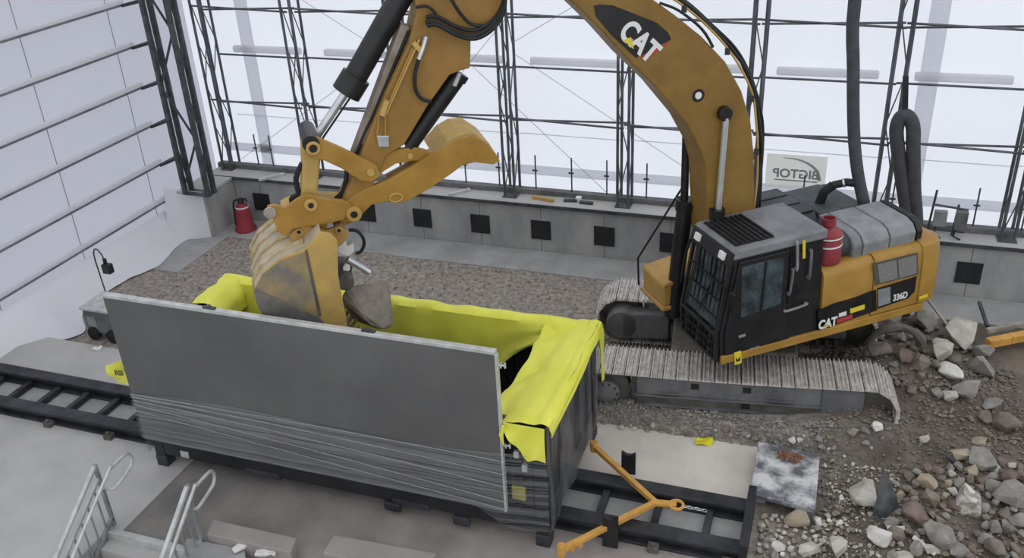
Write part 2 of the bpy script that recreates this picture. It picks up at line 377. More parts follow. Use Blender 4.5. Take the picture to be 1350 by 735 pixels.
for x, nm in zip(TX[:8], names): lattice(x, 17.08 if x > -13 else 17.2, nm)
lattice(-13.15, 15.6, 'heavy dark lattice column at the near end of the concrete return wall', .60, .22, 1.09, 9.2, .065, 1.15, None, STEELD)
# horizontal rods between the columns
def rod(p0, p1, label, r=.022): MB().tube([p0, p1], r, 6).build('bracing_rod', TRUSS, label=label, cat='rod', group='horizontal rods between the lattice columns')
for zi, (z, w1) in enumerate(((2.78, 'middle'), (4.86, 'upper'))):
    for k, (a, c) in enumerate(zip(TX[:-1], TX[1:])):
        for y, dz, w2 in ((16.95, 0, 'front'), (17.25, -.06, 'back')):
            s = (1 if y < 17.1 else -1)*.04
            rod((a, y, z+dz+s), (c, y, z+dz-s), '%s rod of the %s pair in the %s bay between lattice columns from the left' % (w2, w1, ['first', 'second', 'third', 'fourth', 'fifth', 'sixth', 'seventh', 'eighth'][k]))
def cable(p0, p1, label): MB().tube([p0, p1], .0055, 5).build('bracing_cable', HOODG, label=label, cat='cable', group='diagonal bracing cables on the rear wall')
cable((-13.3, 17.5, 1.2), (-8.65, 17.5, 4.2), 'thin diagonal cable rising right behind the bucket linkage')
cable((-8.65, 17.5, 2.2), (-6.27, 17.5, 4.8), 'thin diagonal cable crossing near the excavator stick')
cable((-8.4, 17.5, 4.8), (-3.95, 17.0, 1.12), 'long thin diagonal cable falling right to the column foot under the boom')
cable((-6.27, 17.5, 4.0), (-2.6, 17.5, 1.75), 'thin diagonal cable falling right toward the boom base')
cable((-6.27, 17.5, 4.2), (-3.84, 17.5, 5.6), 'thin diagonal cable rising right under the boom top')
cable((-11.05, 17.5, 5.0), (-8.65, 17.5, 3.6), 'thin diagonal cable falling right beside the bucket cylinder')
# stakes on the coping
def stake(x, nth):
    t = thing('steel_stake', '%s thin steel stake from the left along the rear wall coping' % nth, 'stake', (x, 17.22, 1.2), 'thin stakes along the rear wall coping')
    MB().tube([(x, 17.22, 1.2), (x, 17.22, 1.95)], .016, 6).build('rod', STEELD, t)
    MB().bar((x-.06, 17.2, 1.62), (x+.05, 17.2, 1.62), .02, .03).build('clamp', STEELD, t)
ORD = ['first', 'second', 'third', 'fourth', 'fifth', 'sixth', 'seventh', 'eighth', 'ninth', 'tenth', 'eleventh', 'twelfth', 'thirteenth', 'fourteenth', 'fifteenth', 'sixteenth', 'seventeenth', 'eighteenth', 'nineteenth', 'twentieth']; nst = 0
for u, v in ((343, 226), (362, 226), (615, 244), (659, 246), (707, 251), (754, 254), (800, 260), (852, 264), (1056, 282), (1172, 293), (1282, 300), (1346, 305)):
    stake(PY(u, v, 17.22).x, ORD[nst]); nst += 1
# litter on the coping
for (u, v, l, a, nm, lab, m) in ((716, 262, .5, -10, 'timber_offcut', 'thin brown timber offcut lying on the coping', YELT), (752, 264, .28, 10, 'steel_bracket', 'small dark bracket on the coping beside a white scrap', STEELD), (773, 267, .28, 0, 'steel_channel', 'short dark steel channel on the coping', STEELD), (606, 253, .5, 50, 'timber_batten', 'grey batten lying across the coping near the thumb', ALU), (358, 233, .62, 52, 'timber_batten', 'grey batten lying across the coping behind the bucket linkage', ALU)):
    p = PZ(u, v, 1.12); d = V((math.cos(R(a)), math.sin(R(a)), 0))*l/2
    MB().bar(p-d, p+d, .07, .06).build(nm, m, label=lab, cat=nm.split('_')[1] if nm != 'steel_channel' else 'channel', bevel=.006)
p = PZ(763, 263, 1.12); MB().box(p-V((.06, .06, .03)), p+V((.06, .06, .07))).build('white_scrap', WHITE, label='small white scrap on the coping beside the dark bracket', cat='scrap', bevel=.02)

# ------------------------------------------------------------------ sign seen from behind through the fabric
a, c = PY(1012, 202, 17.7), PY(1086, 254, 17.7)
sg = thing('banner_sign', 'small translucent banner with mirrored grey lettering on the rear fabric', 'sign', ((a.x+c.x)/2, 17.7, c.z))
MB().box((a.x, 17.69, c.z+.05), (c.x, 17.705, a.z)).build('banner', fabric('banner_cloth', '#f3f3ee', .85), sg)
GT = mat('grey_print', '#9a9a99', None, rough=.8)
cx = (a.x+c.x)/2
text('BIGTOP', 'lettering', GT, sg, (cx+.44, 17.686, c.z+.27), (1, 0, 0), (0, 0, 1), .25, .002, .03, mirror=True)
MB().box((cx-.4, 17.683, c.z+.2), (cx+.42, 17.688, c.z+.225)).build('underline', GT, sg)
arc = [(cx+.46-.72*t_, 17.685, c.z+.25+.42*math.sqrt(max(0, 1-(1-min(1, t_*1.15))**2))) for t_ in [i/14 for i in range(15)]]
MB().tube(arc, [.03-.0017*i for i in range(15)], 5).build('swoosh', GT, sg)

# ------------------------------------------------------------------ red canister in the corner, electrical stand
cb = PZ(325, 303, .0)
rc = thing('red_canister', 'tall tapered red canister with black top in the rear left corner', 'canister', cb)
MB().lathe(cb, (0, 0, 1), [(.24, 0), (.25, .06), (.2, .14), (.17, .5), (.14, .62), (.07, .68)], 18).build('body', REDC, rc, smooth=True)
MB().lathe(cb+V((0, 0, .66)), (0, 0, 1), [(.06, 0), (.075, .05), (.05, .12), (.03, .15)], 12).build('valve', BLACK, rc, smooth=True)
MB().tube([cb+V((.05, 0, .78)), cb+V((.14, 0, .8)), cb+V((.16, 0, .72))], .02, 6).build('lever', BLACK, rc)
MB().tube([cb+V((-.05, -.02, .76)), cb+V((-.17, -.04, .7)), cb+V((-.2, -.05, .4)), cb+V((-.21, -.06, .12))], .022, 6).build('hose', RUBBER, rc, smooth=True)
MB().lathe(cb+V((0, 0, .575)), (0, 0, 1), [(.152, 0), (.152, .03)], 18).build('band', WHITE, rc)
e0 = PZ(1222, 305, 1.1); e0.y = 16.95; e0.x = PY(1222, 305, 16.95).x
es = thing('electrical_stand', 'tubular stand with grey electrical boxes on the rear wall coping', 'stand', (e0.x+.3, 16.95, 1.1))
for dx in (0, .42): MB().tube([(e0.x+dx, 16.95, 1.1), (e0.x+dx+(.03 if dx else .05), 16.97, 1.95-.25*(dx > 0))], .022, 6).build('post', STEELD, es)
MB().tube([(e0.x+.03, 16.95, 1.68), (e0.x+.62, 16.95, 1.62)], .02, 6).build('top_bar', STEELD, es)
MB().tube([(e0.x+.03, 16.95, 1.2), (e0.x+.62, 16.95, 1.18)], .02, 6).build('lower_bar', STEELD, es)
MB().box((e0.x+.06, 16.82, 1.3), (e0.x+.28, 16.93, 1.6)).build('switch_box', HOODG, es, bevel=.01)
MB().box((e0.x+.42, 16.82, 1.26), (e0.x+.62, 16.95, 1.62)).build('meter_box', DIRTY, es, bevel=.01)
for dx in (.12, .45): MB().tube([(e0.x+dx, 16.85, 1.3), (e0.x+dx-.02, 16.8, 1.15), (e0.x+dx+.1, 16.78, 1.1)], .018, 6).build('cable', RUBBER, es)

# ================================================================== rails
CX0, CX1, CY0, CY1 = -8.93, -2.83, 8.42, 10.84        # container footprint
rt = thing('rail_track', 'pair of black steel rails with cross ties running under the container', 'rail track', (-8, 9.3, 0))
for y, nm in ((8.89, 'rail'), (9.68, 'rail')):
    b = MB().box((-18, y-.12, .014), (-.5, y+.12, .05)).box((-18, y-.02, .05), (-.5, y+.02, .18)).box((-18, y-.11, .18), (-.5, y+.11, .225))
    b.build('rail', RAILM, rt, bevel=.005)
ties = [PZ(u, v, .1).x for u, v in ((25, 515), (62, 523), (98, 530), (135, 538), (172, 546))]
stp = ties[1]-ties[0]
tx = [ties[0]-stp*2, ties[0]-stp]+[ties[0]+stp*i for i in range(6)]+[-2.35, -1.62, -.95]
for x in tx: MB().box((x-.045, 9.01, .04), (x+.045, 9.57, .13)).build('cross_tie', RAILM, rt, bevel=.005)
for x in [PZ(u, v, .05).x for u, v in ((72, 553), (150, 570))]+[-5.4, -1.55, -.62]:
    b = MB().box((x-.07, 8.68, .012), (x+.07, 8.8, .1)); b.tube([(x, 8.72, .1), (x, 8.72, .15)], .03, 8)
    b.build('clamp_lug', MUDDY, rt, bevel=.006)
MB().box((-.5, 8.7, .0), (-.4, 9.85, .42)).build('end_stop', BLACK, rt, bevel=.01)

# ================================================================== container
ct = thing('open_container', 'black open-top steel container on the rails, wrapped in clear film', 'container', ((CX0+CX1)/2, (CY0+CY1)/2, 0))
CT = 1.92
def cbox(nm, a, c, m=BLACK, bev=.01, par=None, **k): return MB().box(a, c).build(nm, m, par or ct, bevel=bev, **k)
for y0, y1 in ((CY0, CY0+.16), (CY1-.16, CY1)): cbox('base_beam', (CX0+.16, y0, .24), (CX1-.16, y1, .6))
for x0, x1 in ((CX0, CX0+.16), (CX1-.16, CX1)): cbox('end_beam', (x0, CY0+.17, .24), (x1, CY1-.17, .6))
for x in (CX0, CX1-.17):
    for y in (CY0-.01, CY1-.16):
        p = cbox('corner_post', (x, y, .2), (x+.17, y+.17, CT))
        cbox('corner_casting', (x-.01, y-.01, .012), (x+.18, y+.18, .2), RAILM, .012, p)
cbox('floor_deck', (CX0+.05, CY0+.1, .5), (CX1-.05, CY1-.1, .58), MUDDY)
# corrugated walls
def corr(n, f, th=.03):
    pts = []
    for i in range(n):
        for t, d in ((0, 0), (.35, 0), (.5, 1), (.85, 1)): pts.append(((i+t)/n, d*.035))
    pts.append((1, 0)); bt = MB(); return pts
def corr_wall(nm, p0, p1, nrm, z0, z1, n):
    p0, p1, nrm = V(p0), V(p1), V(nrm); pts = corr(n, 0)
    o = [p0.lerp(p1, t)+nrm*d for t, d in pts]; i = [q-nrm*.02 for q in o]
    b = MB()
    for a in range(len(o)-1):
        b.loft([[V((q.x, q.y, z)) for q in (o[a], o[a+1], i[a+1], i[a])] for z in (z0, z1)])
    b.build(nm, BLACK, ct)
corr_wall('side_wall', (CX0+.17, CY0+.06, 0), (CX1-.17, CY0+.06, 0), (0, -1, 0), .6, CT-.1, 22)
corr_wall('side_wall', (CX0+.17, CY1-.06, 0), (CX1-.17, CY1-.06, 0), (0, 1, 0), .6, CT-.1, 22)
corr_wall('end_wall', (CX0+.06, CY0+.17, 0), (CX0+.06, CY1-.17, 0), (-1, 0, 0), .6, CT-.1, 9)
corr_wall('end_wall', (CX1-.06, CY0+.17, 0), (CX1-.06, CY1-.17, 0), (1, 0, 0), .6, CT-.1, 9)
for y in (CY0+.02, CY1-.12): cbox('top_rail', (CX0+.17, y, CT-.1), (CX1-.17, y+.1, CT))
for x in (CX0+.02, CX1-.12): cbox('top_rail', (x, CY0+.17, CT-.1), (x+.1, CY1-.17, CT))
for x in (-7.35, -5.05): cbox('fork_pocket', (x, CY0-.012, .2), (x+.55, CY0+.3, .3), RAILM)
for u, v in ((520, 678), (610, 693)): 
    x = PY(u, v, CY0).x; cbox('lashing_ring', (x-.12, CY0-.05, .1), (x+.12, CY0+.02, .24), RAILM, .02)
cbox('inspection_tag', (PY(246, 610, 8.4).x-.07, CY0-.02, .27), (PY(246, 610, 8.4).x+.07, CY0+.0, .38), ALU, .004)
lx = PY(237, 588, CY0).x
text('BSSU 204 4176', 'lettering', WHITE, ct, (lx, CY0-.012, .50), (1, 0, 0), (0, 0, 1), .075, .002, .015)
text('MAX GROSS', 'lettering', HOODG, ct, (lx, CY0-.012, .575), (1, 0, 0), (0, 0, 1), .04, .002, .01)
# latches on the near wall beside the panel
for u, v in ((676, 467), (682, 596), (693, 614)):
    q = PY(u, v, CY0+.03); cbox('latch', (q.x-.035, CY0-.03, q.z-.05), (q.x+.035, CY0+.03, q.z+.05), ALU, .01) if q.z < CT else None
cbox('placard', (-3.3, CY0-.014, .72), (-3.12, CY0+.02, .93), mat('olive_print', '#8a8648', '#9b9650', 6, .6), .004)

# ------------------------------------------------------------------ tall grey panel on the near side
px0, px1, pz0, pz1 = -8.93, -3.37, .585, 2.93
py = CY0-.10
pn = thing('upright_steel_sheet', 'tall smooth grey steel panel standing along the near side of the container', 'steel sheet', ((px0+px1)/2, py, pz0))
MB().hexa([(px0, py-.03, pz0), (px1, py-.03, pz0), (px1, py+.03, pz0), (px0, py+.03, pz0)], [(px0-.02, py-.03, pz1), (px1, py-.03, pz1), (px1, py+.03, pz1), (px0-.02, py+.03, pz1)]).build('sheet', PANELM, pn, bevel=.004)
MB().box((px0-.03, py-.035, pz1), (px1+.01, py+.045, pz1+.05)).build('top_trim', ALU, pn, bevel=.006)
MB().box((px1, py-.032, pz0), (px1+.03, py+.034, pz1)).build('side_trim', ALU, pn, bevel=.004)
for u, v in ((275, 404), (485, 431)):
    q = PY(u, v, py); b = MB().box((q.x-.09, py-.02, pz1+.05), (q.x+.09, py+.03, pz1+.075)).tube([(q.x, py, pz1+.07), (q.x, py, pz1+.1)], .03, 8)
    b.build('lifting_lug', STEELD, pn, bevel=.004)
for z in (2.78, 1.62):
    b = MB().tube([(px1+.03, py, z), (px1+.11, py+.01, z)], .012, 6).tube([(px1+.06, py, z-.035), (px1+.06, py, z+.035)], .011, 6).tube([(px1+.11, py+.01, z-.035), (px1+.11, py+.01, z+.035)], .013, 6)
    b.build('hinge', ALU, pn)

# ------------------------------------------------------------------ stretch film
FILM_S = film('stretch_film', (.13, 1, 26), .0, .34, '#b3b5b7')
FILM_E = film('end_film', (1, 5, .5), .06, .6, '#8b8d8f')
sf = thing('stretch_film', 'clear stretch film wrapped round the lower half of container and panel', 'film', (-6, py-.06, .3))
def filmtop(s): return 1.40+.13*s+.05*math.sin(s*7)
def filmbot(s): return .62 if s < .84 else .62-.3*min(1, (s-.84)/.08)
MB().sheet(lambda s, t: (CX0-.03+(CX1+.04-CX0+.03)*s, (py-.05 if s < .9 else py-.05+.08*(s-.9)/.1)+.006*math.sin(s*40+t*9), filmbot(s)+(filmtop(s)-filmbot(s))*t), 75, 12, .003).build('side_wrap', FILM_S, sf, smooth=True)
MB().sheet(lambda s, t: (CX1+.04+.014*math.sin(s*17+t*5), CY0-.05+(CY1-CY0+.06)*s, .3+(CT-.25)*t+.06*s*t), 24, 10, .003).build('end_wrap', FILM_E, sf, smooth=True)
MB().sheet(lambda s, t: (CX0-.05+.012*math.sin(s*17+t*5), CY0-.09+(CY1-CY0+.1)*s, .3+(CT-.45)*t), 16, 8, .003).build('end_wrap', FILM_E, sf, smooth=True)
FW = film('film_fold', (.5, 1, 1), .25, .8, '#c3c5c7')
for z0, z1, zm in ((1.40, 1.42, 1.47), (1.30, 1.02, 1.24), (1.22, .78, 1.05), (1.36, 1.22, 1.36), (1.12, .66, .88)):
    MB().sheet(lambda s, t: (CX0+.02+(px1-CX0)*s, py-.068-.002*t, z0*(1-s)**2+2*zm*s*(1-s)+z1*s*s+.014*(t-.5)), 30, 1, .001).build('film_fold', FW, sf, smooth=True)

# ------------------------------------------------------------------ yellow tarp liner
tp = thing('tarp_liner', 'bright yellow tarpaulin liner folded over the far side and right end of the container', 'tarp', (-5, 10.5, CT))
def wob(a, b, s=.04): return s*noise.noise(V((a*2.3, b*2.3, 4)))
def far_drape(x0, x1, d_in, d_out):
    def f(s, t):
        x = x0+(x1-x0)*s; di = d_in(x)
        if t < .45:
            k = 1-t/.45; return (x+wob(x, k, .05), CY1-.16-.10*k+wob(x*.9, k+3, .12)*k, CT-di*k+.03+wob(x*1.2, 8, .05)*k)
        if t < .62: k = (t-.45)/.17; return (x, CY1-.16+.22*k, CT+.045+.035*math.sin(math.pi*k)+wob(x*.9, 7, .06))
        k = (t-.62)/.38; return (x+wob(x, k), CY1+.06+.05*k+wob(x*1.5, k, .05), CT+.03-d_out*k*(1+.2*math.sin(x*1.7)))
    return f
MB().sheet(far_drape(-7.72, CX1-.1, lambda x: .95-.75*sm(-4.6, -3.4, x), .3), 90, 18, .006).build('far_side_drape', TARP, tp, smooth=True)
MB().sheet(far_drape(CX0-.05, -7.68, lambda x: 1.0, .5), 24, 18, .006).build('far_corner_drape', TARP, tp, smooth=True)
MB().sheet(lambda s, t: (CX0-.06+.45*min(1, t*1.4)+wob(s*2, t, .05), CY1-.02-.9*s, CT+.06+.03*math.sin(t*3)-.75*max(0, t-.45)-.02*s), 14, 12, .006).build('left_end_drape', TARP, tp, smooth=True)
def end_drape(s, t):
    y = CY0-.07+(CY1-CY0+.12)*s
    if t < .66:
        k = 1-t/.66; inner = .60+.07*(1-s)+.03*math.sin(s*7)
        fold = .05*math.sin(k*6+s*2)*k
        return (CX1-.1-inner*k+wob(y, k, .05)*k, y+wob(k*2, y, .05)*k, CT+.06-.10*k*k-.05*k*math.sin(s*3.1)+fold+wob(y*1.6, k*1.5, .07)*k)
    if t < .78: k = (t-.66)/.12; return (CX1-.1+.17*k, y, CT+.05+.03*math.sin(math.pi*k)+wob(y, 2, .03))
    k = (t-.78)/.22; return (CX1+.085+.02*k+wob(y, k, .02), y, CT+.03-k*(.06+.85*sm(.9, .95, s)+.06*(1-s)))
MB().sheet(end_drape, 36, 36, .006).build('end_drape', TARP, tp, smooth=True)
# corner piece hanging down the near side beside the panel
def corner(s, t):
    x = px1+.04+(CX1+.02-px1-.04)*s
    drop = .47*min(1, .12+1.9*s)+.03*math.sin(s*14)
    return (x, CY0-.085-.035*t+.03*math.sin(s*11+t*3)*t, CT+.04-drop*t)
MB().sheet(corner, 20, 10, .006).build('near_corner_drape', TARP, tp, smooth=True)
MB().tube([(px1+.06, py-.03, CT+.02), (px1+.03, py-.05, CT-.1), (px1+.05, py-.05, CT-.24)], [.025, .03, .012], 6).build('tied_end', TARP, tp, smooth=True)
# scrap of tarp at the left end
a = PY(172, 458, 9.0); 
lt = thing('tarp_flap', 'yellow tarp flap with black print sticking out at the left end of the container', 'tarp', PY(160, 500, 9.0))
q = [PY(*uv, 8.95) for uv in ((171, 459), (139, 482), (154, 506), (173, 480))]; q2 = [PY(*uv, 8.75) for uv in ((205, 459), (139, 482), (154, 506), (208, 505))]
def flap(s, t):
    A = q2[0].lerp(q2[1], s); B = V(q2[3]).lerp(q2[2], s); P_ = A.lerp(B, t); return P_+V((0, .06*math.sin(t*5)*math.sin(s*4), 0))
MB().sheet(flap, 10, 10, .006).build('sheet', TARP, lt, smooth=True)
dd = (q2[0]-q2[1]).normalized(); oo = PY(152, 494, 8.68)
text('RSI', 'lettering', BLACK, lt, oo, V((1, 0, .12)), V((0, 0, 1)), .12, .002, .02)

# ================================================================== tow bar
tb = thing('tow_bar', 'yellow-orange A-frame tow bar with chain at the right end of the rails', 'tow bar', (-2, 9.3, .05))
apex = PZ(864, 662, .34); e1 = PZ(783, 588, .34); e2 = PZ(740, 724, .30)
MB().bar(e1, apex, .07, .075).build('bar_arm', ORANGE, tb, bevel=.008); MB().bar(e2, apex, .07, .075).build('bar_arm', ORANGE, tb, bevel=.008)
ey = PZ(892, 665, .34); MB().bar(apex, ey, .09, .05).build('drawbar', ORANGE, tb, bevel=.008)
ring = [ey+V((.085*math.cos(t), .085*math.sin(t), 0)) for t in [i*math.pi/8 for i in range(17)]]
MB().tube(ring, .022, 6).build('eye', ORANGE, tb, smooth=True)
for e in (e1, e2): MB().lathe(e-V((0, 0, .08)), (0, 0, 1), [(.055, 0), (.055, .16)], 12).build('pivot_pin', ORANGE, tb, bevel=.006)
for f in (.12, .2): 
    c_ = e2.lerp(apex, f); MB().bar(c_-V((0, .02, .1)), c_-V((0, .02, -.01)), .05, .05, (1, 0, 0)).build('lug', ORANGE, tb)
ch0, ch1 = ey+V((.1, 0, .0)), PZ(931, 673, .2)
for k in range(6):
    c_ = ch0.lerp(ch1, (k+.5)/6); d = (ch1-ch0).normalized(); n_ = V((0, 0, 1)) if k % 2 else d.cross(V((0, 0, 1))).normalized()
    MB().tube([c_+d*.04*math.cos(t)+n_*.02*math.sin(t) for t in [i*math.pi/5 for i in range(11)]], .008, 5).build('chain_link', SILV, tb)
for (u0, v0), y, lab in (((828, 628), 9.62, 'black steel stop plate on the far rail, notched at the top'), ((803, 722), 8.86, 'black steel stop plate on the near rail, notched at the top')):
    c_ = PZ(u0, v0-6, .08) if y > 9 else PZ(804, 721, .02); hh = 0 if y > 9 else .1
    b = MB().prism([(c_.x-.1, c_.y, .02), (c_.x+.1, c_.y, .02), (c_.x+.1, c_.y, .42+hh), (c_.x+.03, c_.y, .38+hh), (c_.x-.03, c_.y, .38+hh), (c_.x-.1, c_.y, .42+hh)], (0, .05, 0))
    b.build('stop_plate', BLACK, label=lab, cat='plate', bevel=.006)

# scuffed plate and small litter at its side
pl = [PZ(*uv, .26) for uv in ((1000, 581), (1081, 598), (1075, 672), (989, 650))]
SCUF = mat('scuffed_steel', '#63646a', '#cfcfd0', 2.0, .5, .1, bump=.1, contrast=(.44, .58))
pt = thing('steel_plate', 'scuffed grey steel plate lying beside the rubble', 'plate', (pl[0]+pl[2])/2-V((0, 0, .26)))
MB().prism([p-V((0, 0, .06)) for p in pl], (0, 0, .06)).build('top_sheet', SCUF, pt, bevel=.006)
MB().box((pl[3].x+.06, pl[3].y+.15, .0), (pl[3].x+.2, pl[0].y-.1, .2)).build('support', CONC, pt); MB().box((pl[2].x-.25, pl[2].y+.15, .0), (pl[2].x-.1, pl[1].y-.1, .2)).build('support', CONC, pt)
c_ = PZ(1042, 602, .27); b = MB()
for k in range(90):
    a_ = random.uniform(0, 6.28); r_ = random.random()**.7*.17; q0 = c_+V((r_*math.cos(a_), r_*.7*math.sin(a_), random.uniform(0, .02)))
    a_ = random.uniform(0, 6.28); d = V((math.cos(a_), math.sin(a_), .2))*.035; b.bar(q0-d, q0+d, .012, .008)
b.build('wood_shavings', mat('shavings', '#6b4a3c', '#94705c', 20, .8), label='small heap of reddish shavings on the steel plate', cat='shavings', kind='stuff')
c_ = PZ(928, 583, .055)
b = MB().sheet(lambda s, t: (c_.x+(s-.5)*.26*(1-.3*abs(t-.5)), c_.y+(t-.5)*.17+.05*(s-.5), c_.z+.03+.025*math.sin(s*5)*math.cos(t*4)), 8, 6, .012)
b.build('yellow_rag', mat('bright_yellow', '#d8cf2c', '#e5dc3a', 5, .6), label='small crumpled yellow rag on the pale concrete apron', cat='rag', smooth=True)

# ================================================================== stair and rails in the foreground
st = thing('stair', 'concrete stair descending at the lower left between aluminium rails', 'stair', (-8, 6.5, -1))
for k in range(7): MB().box((STX0+.03, STY-.28*(k+1), -.17*(k+1)-.2), (STX1-.03, STY-.28*k, -.17*(k+1)+.02 if k else -.1)).build('tread', CONC_G, st, bevel=.01)
MB().box((STX0+.02, STY-.09, -.12), (STX1-.02, STY+.0, .035)).build('nosing', ALU, st, bevel=.006)
for x in (STX0+.001, STX1-.018): MB().box((x, STY-2.2, -1.6), (x+.017, STY-.1, .012)).build('side_wall', CONC, st)
def handrail(x, lab, lx, sl):
    t = thing('stair_handrail', lab, 'handrail', (x, STY, 0), 'stair handrails')
    L = 1.5; top = V((x, STY+.06, 1.05)); bot = V((x, STY+.06-L, 1.05-sl*L))
    MB().bar((x, STY+.06, .012), top+V((0, 0, .02)), .05, .05, (0, 1, 0)).build('post', HOODG, t, bevel=.006)
    MB().bar(top, bot, .055, .05).build('top_rail', ALU, t, bevel=.008)
    o2 = V((.0, 0, -.2)); MB().bar(top+o2, bot+o2, .045, .045).build('mid_rail', ALU, t, bevel=.006)
    o3 = V((0, 0, -.9)); MB().bar(top+o3, bot+o3, .05, .06).build('bottom_rail', HOODG, t, bevel=.006)
    for k in range(8):
        p = top.lerp(bot, (k+.8)/9); MB().tube([p+o2, p+o3], .015, 6).build('baluster', HOODG, t, smooth=True)
    h0 = V((lx, STY+.04, .95)); d = V((0, -1, -sl))
    path = [h0+d*1.4, h0+d*.02, h0+V((0, .1, .04)), h0+V((0, .36, .05)), h0+V((0, .43, .02)), h0+V((0, .46, -.06)), h0+V((0, .43, -.14)), h0+V((0, .36, -.19)), h0+V((0, .05, -.26)), h0+V((x-lx, .02, -.26))]
    MB().tube(path, .024, 8).build('grab_loop', ALU, t, smooth=True)
handrail(-8.68, 'aluminium stair handrail with grab loop on the left, on the smooth grey floor', -8.5, .74)
handrail(-7.22, 'aluminium stair handrail with grab loop on the right, next to the dusty block', -7.16, .82)
# red bag / cloth on the stair
b = MB(); c_ = V((-8.45, 6.42, -.42))
b.sheet(lambda s, t: (c_.x+(s-.5)*.5, c_.y+(t-.5)*.5, c_.z+.16*math.sin(s*3.14)*math.sin(t*3.14)+.05*noise.noise(V((s*5, t*5, 0)))), 12, 12, .03)
b.build('red_cloth', mat('dull_red', '#6a4a4b', '#7d5557', 8, .9), label='dull red crumpled cloth on the stair beside the left handrail', cat='cloth', smooth=True)
# blocks and gloves
def block(uvs, z, h, m, nm, lab, cat='block'):
    q = [PZ(u, v, z) for u, v in uvs]; return MB().prism([p-V((0, 0, h)) for p in q], (0, 0, h)).build(nm, m, label=lab, cat=cat, bevel=.015)
block(((281, 684), (391, 708), (383, 728), (272, 703)), .26, .25, CONC_P, 'concrete_block', 'long dusty concrete block lying right of the handrail')
block(((440, 704), (575, 728), (560, 760), (425, 728)), .22, .21, CONC_P, 'concrete_paver', 'dusty concrete paver at the bottom edge, right of the long block')
block(((246, 708), (322, 722), (330, 775), (235, 760)), .14, .13, CONC, 'concrete_kerb', 'low kerb block under the white gloves')
def glove(u, v, z, a, lab):
    c_ = PZ(u, v, z); t = thing('work_glove', lab, 'glove', c_, 'white work gloves'); A = Matrix.Rotation(a, 3, 'Z')
    def T(x, y, zz): return c_+A@V((x, y, zz))
    gm = mat('glove_white', '#c9c6c2', '#e0deda', 9, .8)
    MB().loft([[T(-.11, -.045, .0), T(-.11, .045, .0), T(-.11, .045, .04), T(-.11, -.045, .04)], [T(.02, -.06, .0), T(.02, .06, .0), T(.02, .06, .06), T(.02, -.06, .06)], [T(.08, -.055, .02), T(.08, .055, .02), T(.08, .055, .055), T(.08, -.055, .055)]]).build('palm', gm, t, bevel=.015)
    for k in range(4): MB().tube([T(.06, -.045+.03*k, .035), T(.12, -.05+.034*k, .06), T(.16, -.05+.034*k, .03)], .016, 7).build('finger', gm, t, smooth=True)
    MB().tube([T(-.02, .05, .03), T(.03, .1, .05), T(.08, .11, .03)], .018, 7).build('thumb', gm, t, smooth=True)
glove(318, 722, .16, 1.0, 'white crumpled work glove on the kerb, left of its pair')
glove(348, 730, .16, .3, 'white crumpled work glove on the kerb, right of its pair')

# ================================================================== cabinet, lamp hoop behind the container
cc = PZ(140, 442, .05)
gb = thing('generator_box', 'grey generator cabinet beside the left fabric wall behind the container', 'generator', cc)
gx, gy_ = cc.x, cc.y
MB().box((gx-.3, gy_-.1, .16), (gx+.42, gy_+.5, .62)).build('cabinet', DIRTY, gb, bevel=.02)
MB().box((gx-.33, gy_-.13, .62), (gx+.45, gy_+.53, .68)).build('lid', ALU, gb, bevel=.015)
MB().box((gx-.22, gy_-.12, .3), (gx-.02, gy_-.1, .5)).build('panel_door', HOODG, gb)
for dx in (-.15, .28): MB().lathe((gx+dx, gy_-.14, .14), (0, 1, 0), [(.13, 0), (.13, .08)], 16).build('wheel', RUBBER, gb, smooth=True)
lp = thing('hoop_lamp', 'thin hooped stand with a small black lamp by the left fabric wall', 'lamp', (gx+.05, gy_+.6, 0))
a0 = PY(141, 385, gy_+.6); x0 = a0.x
hp = [V((x0, gy_+.6, .02)), V((x0-.05, gy_+.6, 1.0)), V((x0-.06, gy_+.6, 1.35)), V((x0-.02, gy_+.6, 1.5)), V((x0+.06, gy_+.6, 1.52)), V((x0+.13, gy_+.6, 1.42)), V((x0+.16, gy_+.6, 1.28))]
MB().tube(hp, .014, 6).build('hoop', STEELD, lp, smooth=True)
MB().box((x0+.1, gy_+.53, 1.05), (x0+.28, gy_+.66, 1.24)).build('lamp_head', BLACK, lp, bevel=.02)
MB().tube([(x0+.16, gy_+.6, 1.24), (x0+.165, gy_+.6, 1.34)], .035, 8).build('socket', BLACK, lp)
c_ = PZ(128, 459, .06); MB().sheet(lambda s, t: (c_.x+(s-.5)*.16, c_.y+(t-.5)*.12, .07+.03*math.sin(s*6)*math.sin(t*5)), 8, 6, .008).build('paper_scrap', WHITE, label='small white crumpled scrap on the left concrete apron', cat='scrap', smooth=True)

# ================================================================== EXCAVATOR
EXO = V((-1.15, 12.8, 0))
ex = thing('excavator', 'large yellow and black tracked excavator with thumb and bucket over the container', 'excavator', EXO)
